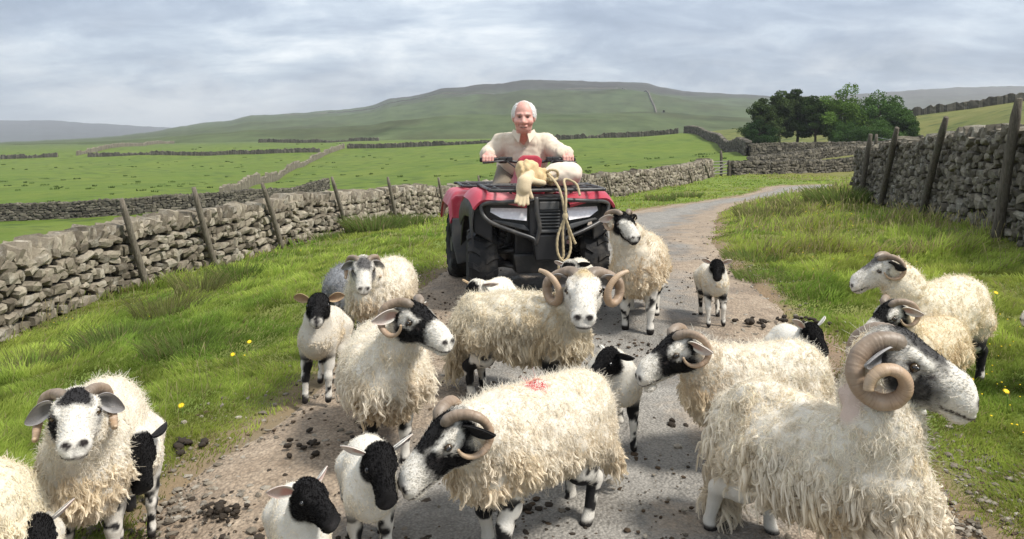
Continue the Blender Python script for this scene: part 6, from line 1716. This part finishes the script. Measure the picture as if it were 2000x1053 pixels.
    for kn, ft, s in ((kneeL, ftL, -1), (kneeR, ftR, 1)): S.chain([(pel + [.09 * s, -.02, -.01], .105 * K), (kn, .072 * K), (ft + [0, 0, .06], .056 * K)], 0, .03)
    obj('trousers', mesh_np('trousers', *S.mesh(.013), mat_cloth('trouser_cloth', (.19, .165, .125), (.13, .11, .085)), True), root)
    for ft in (ftL, ftR):
        S = SDF(); S.cone(ft + [0, .01, .05], ft + [0, .02, -.03], .056 * K, .052 * K, 0, .02); S.cone(ft + [0, .03, -.045], ft + [0, -.15, -.055], .050 * K, .042 * K, 0, .02); obj('boot', mesh_np('boot', *S.mesh(.012), M_SEAT, True), root)
    # white hair: thin on top, fuller round the sides and back
    rg = np.random.default_rng(5); n = 9000
    d = rg.normal(0, 1, (n * 3, 3)); d /= np.linalg.norm(d, axis=1)[:, None]
    side = np.abs(d[:, 1]); keep = ((d[:, 0] < .25) & (d[:, 2] > -.35) & ((d[:, 2] < .72) | (rg.uniform(0, 1, n * 3) < .5))) | ((side > .70) & (d[:, 2] > -.20) & (d[:, 0] < .52)) | ((d[:, 0] < .58) & (d[:, 2] > .55) & (rg.uniform(0, 1, n * 3) < .16))
    d = d[keep][:n]; P0 = np.array((-.012, 0, .030)) + d * np.array((.094, .076, .094)); t = np.linspace(0, 1, 4)
    Nn = d / np.array((.094, .076, .094)); Nn /= np.linalg.norm(Nn, axis=1)[:, None]
    fl = np.stack([np.full(len(d), -.9), np.zeros(len(d)), np.full(len(d), -.5)], 1); ln = .028 * rg.uniform(.6, 1.2, len(d)) * np.where(d[:, 2] > .6, .8, 1)
    up_ = .25 + .4 * (np.abs(d[:, 1]) > .6)
    C_ = P0[:, None] + ln[:, None, None] * (Nn[:, None] * (up_[:, None] * t[None])[..., None] + fl[:, None] * (t ** 1.4)[None, :, None] + rg.normal(0, .05, (len(d), 1, 3)) * t[None, :, None])
    C_ = (C_.reshape(-1, 3) * hs) @ rot.T + hc
    mh, nt, b, out = new_mat('white_hair'); q = NB(nt); q.val(b.inputs['Base Color'], q.attr('tint', 'Color')); b.inputs['Roughness'].default_value = .8; b.inputs['Specular IOR Level'].default_value = .15
    hair_obj('hair', C_.reshape(-1, 4, 3), .0017 * np.array([1, 1, .9, .5]), mh, root, np.array([.86, .845, .83])[None] * rg.uniform(.8, 1.1, (len(d), 1)))
rider()
# ------------------------------------------------------------------ the flock
EW = dict(locks=3200, strands=6, srad=.0011, fleece_len=.050)
def flock():
    g = 'flock of sheep on the lane'; gl = 'lambs among the flock'
    make_sheep('big shaggy ram with thick curled horns and grey face at the front right', 1600, 3.85, -62, (.290, .03, .925), .975, 1.28, hk=1.02, hyaw=-24, hpitch=-12, deep=1.2, face='ram', horn='ram', flare=1.0,
               locks=3800, strands=7, srad=.0011, fleece_len=.088, res=.010, shag=1.0, wave=.34, gait=(.05, -.06, .0, -.16), ear=('g', 'g'), legs='white', neckbare=True, group=g, core=.95)
    make_sheep('large ewe lowering her head with a red mark on her back', 1034, 4.20, -135, (.455, .02, .60), .92, 1.22, hyaw=-150, hpitch=-26, face='badger', horn='ewe', fleece_len=.052, locks=4600, strands=6, srad=.0010, res=.010,
               gait=(.05, -.05, .06, -.06), ear=('b', 'b'), mark=((-.02, .02, .70), .06, (.62, .015, .045)), group=g, tailang=.35, wide=1.08, stain=.25)
    make_sheep('horned ewe staring straight ahead at the left, black patch on her forehead', 190, 4.15, -70, (.53, .0, .80), .86, 1.18, hyaw=-61, hpitch=4, face='patch', horn='ewe2', **EW, res=.010, ear=('g', 'g'), ear_droop=.55, group=g)
    make_sheep('cream fleeced sheep cut off by the left edge of the picture', -165, 3.4, 160, (.42, .1, .66), .95, 1.1, hyaw=170, face='badger', horn='ewe', fleece_len=.040, locks=3600, strands=6, srad=.0010, res=.011, group=g, wool=(.84, .775, .62))
    make_sheep('ewe looking to the right with one curled horn showing, in the middle of the lane', 752, 5.30, -76, (.44, .11, .86), .86, 1.20, hyaw=-40, hpitch=-5, face='badger', horn='ewe', locks=3000, strands=6, srad=.0012, fleece_len=.072, shag=.9, wave=.28, ear=('w', 'w'), group=g, wide=1.25, gait=(.03, -.03, 0, 0))
    make_sheep('white-faced ram with wide curling horns in the centre of the flock', 1026, 6.2, -20, (.43, -.14, .77), .92, 1.56, hyaw=-95, hpitch=-6, hk=.80, face='white', horn='wide', locks=3000, strands=6, srad=.0013, fleece_len=.074, shag=.9, wave=.28, ear=('g', 'g'), wool=(.80, .74, .61), group=g)
    make_sheep('horned ewe facing ahead at the back left beside a lamb', 745, 7.55, -98, (.46, .0, .72), .88, 1.14, hyaw=-78, hpitch=-14, face='grey', horn='ewe2', locks=1800, strands=7, srad=.0014, fleece_len=.055, res=.013, ear=('g', 'g'), ear_droop=.6, group=g, wide=1.15)
    make_sheep('grey sheep half hidden behind the back left ewe', 672, 8.3, 100, (.42, 0, .50), .70, .9, hyaw=95, face='grey', horn=None, locks=700, strands=8, srad=.0016, fleece_len=.05, res=.015, wool=(.30, .31, .33), group=g)
    make_sheep('tall ewe standing beside the quad bike, half her face black', 1250, 8.30, -104, (.34, -.10, .82), 1.05, 1.14, hyaw=-72, hpitch=-12, face='halfblack', horn='ewe', locks=1900, strands=7, srad=.0014, fleece_len=.052, res=.013, ear=('b', 'w'), group=g, wool=(.80, .72, .585), gait=(.04, -.04, .03, -.03))
    make_sheep('ewe in profile with her mouth open, facing left behind the big ram', 1468, 5.15, 198, (.47, .0, .70), .85, 1.20, hyaw=192, hpitch=-18, face='badger2', horn='ewe', locks=2300, strands=8, srad=.0012, fleece_len=.062, ear=('w', 'w'), mouth=.016, group=g, gait=(.05, -.08, 0, .05))
    make_sheep('mostly white-faced ewe looking left on the right verge', 1832, 6.55, -146, (.42, -.12, .80), .97, 1.08, hyaw=172, hpitch=-18, face='sidepatch', horn='ewe', locks=2200, strands=7, srad=.0013, fleece_len=.042, stain=.1, res=.012, ear=('b', 'b'), group=g, wool=(.84, .77, .62))
    make_sheep('dark-faced ewe peering out in front of the white-faced ewe', 1806, 6.0, -146, (.42, -.02, .80), .74, 1.06, hyaw=198, hpitch=-20, face='badger2', horn='ewe', locks=1300, strands=7, srad=.0013, fleece_len=.045, res=.012, ear=('w', 'w'), group=g, wool=(.80, .70, .52))
    make_sheep('sheep just entering at the right edge, only its nose showing', 2200, 6.2, 180, (.46, 0, .60), .9, 1.1, hyaw=180, hpitch=-15, face='grey', horn=None, locks=500, strands=8, srad=.0016, fleece_len=.05, res=.014, group=g)
    LB = dict(lamb=True, locks=2800, strands=3, srad=.0009, fleece_len=.012, wave=.35, core=1.0, fuzz=2, stain=.15, wool=(.86, .835, .765))
    make_sheep('black-headed lamb nearest the front, looking down to the right', 584, 3.62, -66, (.26, .0, .66), .72, .76, hyaw=-38, hpitch=-8, face='black', ear=('p', 'p'), ear_droop=-.15, res=.008, group=gl, **LB)
    make_sheep('black-headed lamb with its face hanging down beside the lowered ewe', 720, 4.0, -76, (.30, .03, .60), .81, .84, hyaw=-66, hpitch=-32, face='black', ear=('w', 'w'), ear_droop=-.1, res=.008, group=gl, **LB)
    make_sheep('lamb at the bottom left corner, only black crown and ears showing', 62, 3.45, -55, (.26, 0, .60), .70, .76, hyaw=-45, hpitch=-30, face='black', ear=('p', 'w'), ear_droop=-.2, res=.009, group=gl, **LB)
    make_sheep('dark-headed lamb nosing down at the side of the staring ewe', 262, 4.35, -62, (.34, .0, .50), .86, .86, hyaw=-38, hpitch=-58, face='black', ear=('b', 'b'), res=.009, group=gl, **LB)
    make_sheep('black-faced lamb standing in front of the back left ewe', 632, 6.30, -90, (.25, .03, .63), .95, .92, hyaw=-80, hpitch=-8, face='blacknose', ear=('t', 't'), ear_droop=.0, res=.010, legs='mottled', group=gl, **dict(LB, wool=(.74, .69, .60)), gait=(.0, .02, 0, 0))
    make_sheep('small lamb walking alone down the lane near the right verge', 1392, 8.42, -96, (.25, .0, .56), .88, .74, hyaw=-104, hpitch=-20, face='black', ear=('w', 'w'), ear_droop=-.05, res=.011, group=gl, **dict(LB, srad=.0014), gait=(.0, .05, .03, -.03))
    make_sheep('white lamb turning its black head away behind the red-marked ewe', 1204, 5.45, -86, (.25, -.09, .58), .86, .80, hyaw=-150, hpitch=-24, face='black', ear=('b', 'p'), res=.010, group=gl, **LB)
    make_sheep('black-faced lamb looking over the back of the open-mouthed ewe', 1556, 5.95, -88, (.22, .0, .575), .90, .75, hyaw=-70, hpitch=-30, face='black', ear=('w', 'w'), ear_droop=-.5, res=.010, group=gl, **LB)
    make_sheep('lamb with a black crown patch between the ram and the quad bike wheel', 960, 7.6, -118, (.25, .0, .50), .88, .95, hyaw=-120, hpitch=-40, face='lampatch', ear=('w', 't'), res=.011, group=gl, **dict(LB, srad=.0015))
    make_sheep('black-headed lamb behind the horns of the white-faced ram', 1124, 8.35, -106, (.22, .0, .50), .95, .95, hyaw=-110, hpitch=-30, face='lampatch', ear=('b', 'w'), res=.012, group=gl, **dict(LB, srad=.0015))
flock()
# ------------------------------------------------------------------ stones, clods and droppings on the lane
M_PEB = mat_stone('gravel', (0.14, 0.122, 0.10), (0.24, 0.215, 0.18), (0.36, 0.335, 0.295), (0.42, 0.41, 0.38), .3)
M_CLOD = simple_mat('earth_clod', (0.075, 0.054, 0.037), 0.95, 0.1, noise_amt=.35, nscale=40, bump=.5, bscale=90)
M_DUNG = simple_mat('dung', (0.034, 0.025, 0.017), 0.72, 0.3, noise_amt=.35, nscale=60, bump=.5, bscale=140)
def blob_base():
    bm = bmesh.new(); bmesh.ops.create_icosphere(bm, subdivisions=1, radius=1); V = np.array([v.co[:] for v in bm.verts]); F = np.array([[v.index for v in f.verts] for f in bm.faces]); bm.free(); return V, F
BV, BF = blob_base()
def scatter(name, label, cat, n, seed, size, fn, mat, flat=.6, kind='stuff', power=1.7):
    rg = np.random.default_rng(seed); dmin, dmax = 3.3, 24; p = 1 - power
    D = (dmin ** p + rg.uniform(0, 1, n) * (dmax ** p - dmin ** p)) ** (1 / p); px = rg.uniform(-50, 2050, n); X = (px - 1000) / 2000 * D; Y = D * KD
    ed = edge_fast(X, Y); keep = rg.uniform(0, 1, n) < fn(ed, np.stack([X, Y], -1), X, Y); X, Y, D, ed = X[keep], Y[keep], D[keep], ed[keep]; n = len(X)
    Z = np.where(ed < 0, terr0(X, Y) + .012 - .03 * np.clip(1 + ed / 1.9, 0, 1) ** 2, terrain(X, Y, ed))
    s = size[0] * (size[1] / size[0]) ** (rg.uniform(0, 1, n) ** 2.2)
    a = rg.uniform(0, 6.283, n); c, sn = np.cos(a), np.sin(a)
    V = BV[None] * (1 + rg.normal(0, .16, (n, len(BV), 1))) * np.stack([s * rg.uniform(.7, 1.5, n), s * rg.uniform(.7, 1.2, n), s * flat * rg.uniform(.7, 1.2, n)], 1)[:, None]
    W = np.stack([V[..., 0] * c[:, None] - V[..., 1] * sn[:, None] + X[:, None], V[..., 0] * sn[:, None] + V[..., 1] * c[:, None] + Y[:, None], V[..., 2] + (Z + s * flat * .35)[:, None]], -1)
    F = (BF[None] + (np.arange(n) * len(BV))[:, None, None]).reshape(-1, 3)
    o = obj(name, mesh_np(name, W.reshape(-1, 3), F, mat, False, {'tint': ('FLOAT', np.repeat(rg.uniform(0, 1, n), len(BV)))})); tag(o, label, cat, kind=kind)
patch = lambda P, sc, sd, a, b: sstep(a, b, fnoise(P, sc, 3, sd))
scatter('gravel', 'loose grey gravel along both edges of the lane', 'gravel', 52000, 401, (.004, .022), lambda e, P, X, Y: np.where((e > -1.1) & (e < .5), sstep(-1.1, -.1, e) * sstep(.5, .15, e) * (.25 + .75 * patch(P, 1.1, 3, -.2, .4)) * np.where(X > 1, 1.3, .7), .05 * (e < 0)), M_PEB)
scatter('earth_clods', 'brown crumbs of earth and grit strewn over the lane', 'earth', 26000, 402, (.004, .017), lambda e, P, X, Y: (e < .45) * (.15 + .85 * patch(P, .9, 13, 0.0, .55)) * .8, M_CLOD)
scatter('droppings', 'dark sheep droppings strewn about the lane', 'droppings', 3200, 403, (.007, .021), lambda e, P, X, Y: (e < .1) * (.05 + .95 * patch(P, 1.2, 23, .15, .6)), M_DUNG, .7)
def dung_pile(label, px, D, n, sx, sy, seed, size=(.011, .024)):
    rg = np.random.default_rng(seed); X = (px - 1000) / 2000 * D; Y = D * KD; z = ground_z(X, Y); root = empty('dung_pile', (X, Y, z)); tag(root, label, 'dung', 'piles of sheep dung')
    vs = []
    for k in range(4):
        V = BV * (1 + rg.normal(0, .13, (len(BV), 1))); vs.append(mesh_np('dropping', V, BF, M_DUNG, True))
    for i in range(n):
        a = rg.uniform(0, 6.283); r = abs(rg.normal(0, .5)); x, y = r * math.cos(a) * sx, r * math.sin(a) * sy; s = rg.uniform(*size); up = max(0, .9 - r * 1.6) * .012 * rg.uniform(0, 2)
        o = bpy.data.objects.new('dropping', vs[i % 4]); o.location = (x, y, terr0([X + x], [Y + y])[0] - z + .010 + s * .4 + up); o.scale = (s * rg.uniform(.9, 1.4), s, s * .75); o.rotation_euler = (rg.normal(0, .3), rg.normal(0, .3), rg.uniform(0, 6)); link(o, root)
dung_pile('heap of dark dung pellets in front of the staring ewe', 428, 4.46, 44, .17, .13, 1, (.008, .018))
dung_pile('dung scattered beside the small lamb walking alone', 1470, 8.3, 14, .22, .2, 2, (.014, .03))
dung_pile('line of dung in the gravel right of the small lamb', 1560, 8.4, 16, .35, .12, 3, (.014, .03))
dung_pile('few dark droppings on the lane right of the red-marked ewe', 1310, 5.7, 8, .12, .10, 4)
dung_pile('droppings on the bare earth left of the hanging-faced lamb', 590, 5.3, 12, .25, .2, 5)
dung_pile('droppings at the grass edge left of the lane', 345, 5.35, 12, .18, .12, 6)

# ------------------------------------------------------------------ flowers in the grass
M_YEL = simple_mat('yellow_petal', (.80, .56, .02), .6, .2, noise_amt=.08); M_STEM = simple_mat('green_stem', (.10, .17, .03), .7, .2)
def flower_mesh(r):
    n = 12; V = [(0, 0, .25 * r)]; F = []
    for i in range(n):
        for k, (rr, z) in enumerate(((.55, .30), (1.0, .12))): a = 2 * math.pi * (i + .5 * k) / n; V.append((rr * r * math.cos(a), rr * r * math.sin(a), z * r))
    for i in range(n):
        a0, a1 = 1 + 2 * i, 1 + 2 * ((i + 1) % n); F += [(0, a0, a1), (a0, a0 + 1, a1)]
    return mesh_np('flower_head', V, np.array(F), M_YEL, False)
def dandelions():
    fm = flower_mesh(.020); t = np.linspace(0, 1, 5); sv, sf = tube(np.stack([.01 * np.sin(t * 3), t * 0, t], 1), .0030, 5); sm = mesh_np('stem', sv, sf, M_STEM, True)
    for px, D, h, lb in ((354, 5.95, .07, 'yellow dandelion at the edge of the grass left of the lane'), (487, 7.75, .10, 'yellow dandelion on the left verge'), (455, 7.2, .09, 'smaller yellow dandelion near another on the left verge'), (1965, 5.9, .12, 'yellow dandelion behind the nose of the big ram'), (1945, 8.6, .12, 'yellow flower on the right verge above the white-faced ewe')):
        X = (px - 1000) / 2000 * D; Y = D * KD; r_ = empty('dandelion', (X, Y, tz(X, Y))); tag(r_, lb, 'flower', 'dandelions on the verges')
        s = obj('stem', sm, r_); s.scale = (1, 1, h); f = obj('flower_head', fm, r_); f.location = (0, 0, h); f.rotation_euler = (R(35), 0, 0)
dandelions()
def buttercups():
    rg = np.random.default_rng(77); n = 2600; X, Y, D, ed, lwd, rwd, px = verge_points(9000, 78, 4, 26, 1.4)
    k = (ed > .35) & (rg.uniform(0, 1, len(X)) < np.where(X > 0, .55, .06)) & (fnoise(np.stack([X, Y], -1), .7, 2, 4) > -.05); X, Y, D = X[k][:300], Y[k][:300], D[k][:300]; Z = terrain(X, Y) + rg.uniform(.08, .17, len(X))
    s = rg.uniform(.004, .007, len(X)) * np.maximum(1, D / 12); V = (BV[None] * (s[:, None] * np.array([1, 1, .6]))[:, None] + np.stack([X, Y, Z], 1)[:, None]).reshape(-1, 3)
    o = obj('buttercups', mesh_np('buttercups', V, (BF[None] + (np.arange(len(X)) * len(BV))[:, None, None]).reshape(-1, 3), M_YEL, False)); tag(o, 'tiny yellow buttercups dotted through the verge grass', 'flowers', kind='stuff')
buttercups()

# ------------------------------------------------------------------ air
def haze():
    m = bpy.data.materials.new('haze'); m.use_nodes = True; nt = m.node_tree
    for n in list(nt.nodes): nt.nodes.remove(n)
    out = nt.nodes.new('ShaderNodeOutputMaterial'); v = nt.nodes.new('ShaderNodeVolumePrincipled')
    v.inputs['Color'].default_value = (.90, .95, 1.0, 1); v.inputs['Density'].default_value = 0.00021; v.inputs['Anisotropy'].default_value = 0.2
    nt.links.new(v.outputs[0], out.inputs['Volume'])
    bm = bmesh.new(); bmesh.ops.create_cube(bm, size=1); bmesh.ops.scale(bm, vec=(27000, 7200, 250), verts=bm.verts); bmesh.ops.translate(bm, vec=(0, 3480, 95), verts=bm.verts)
    o = bm_obj('haze', bm, m); tag(o, 'thin bluish haze over the valley', kind='stuff')
haze()
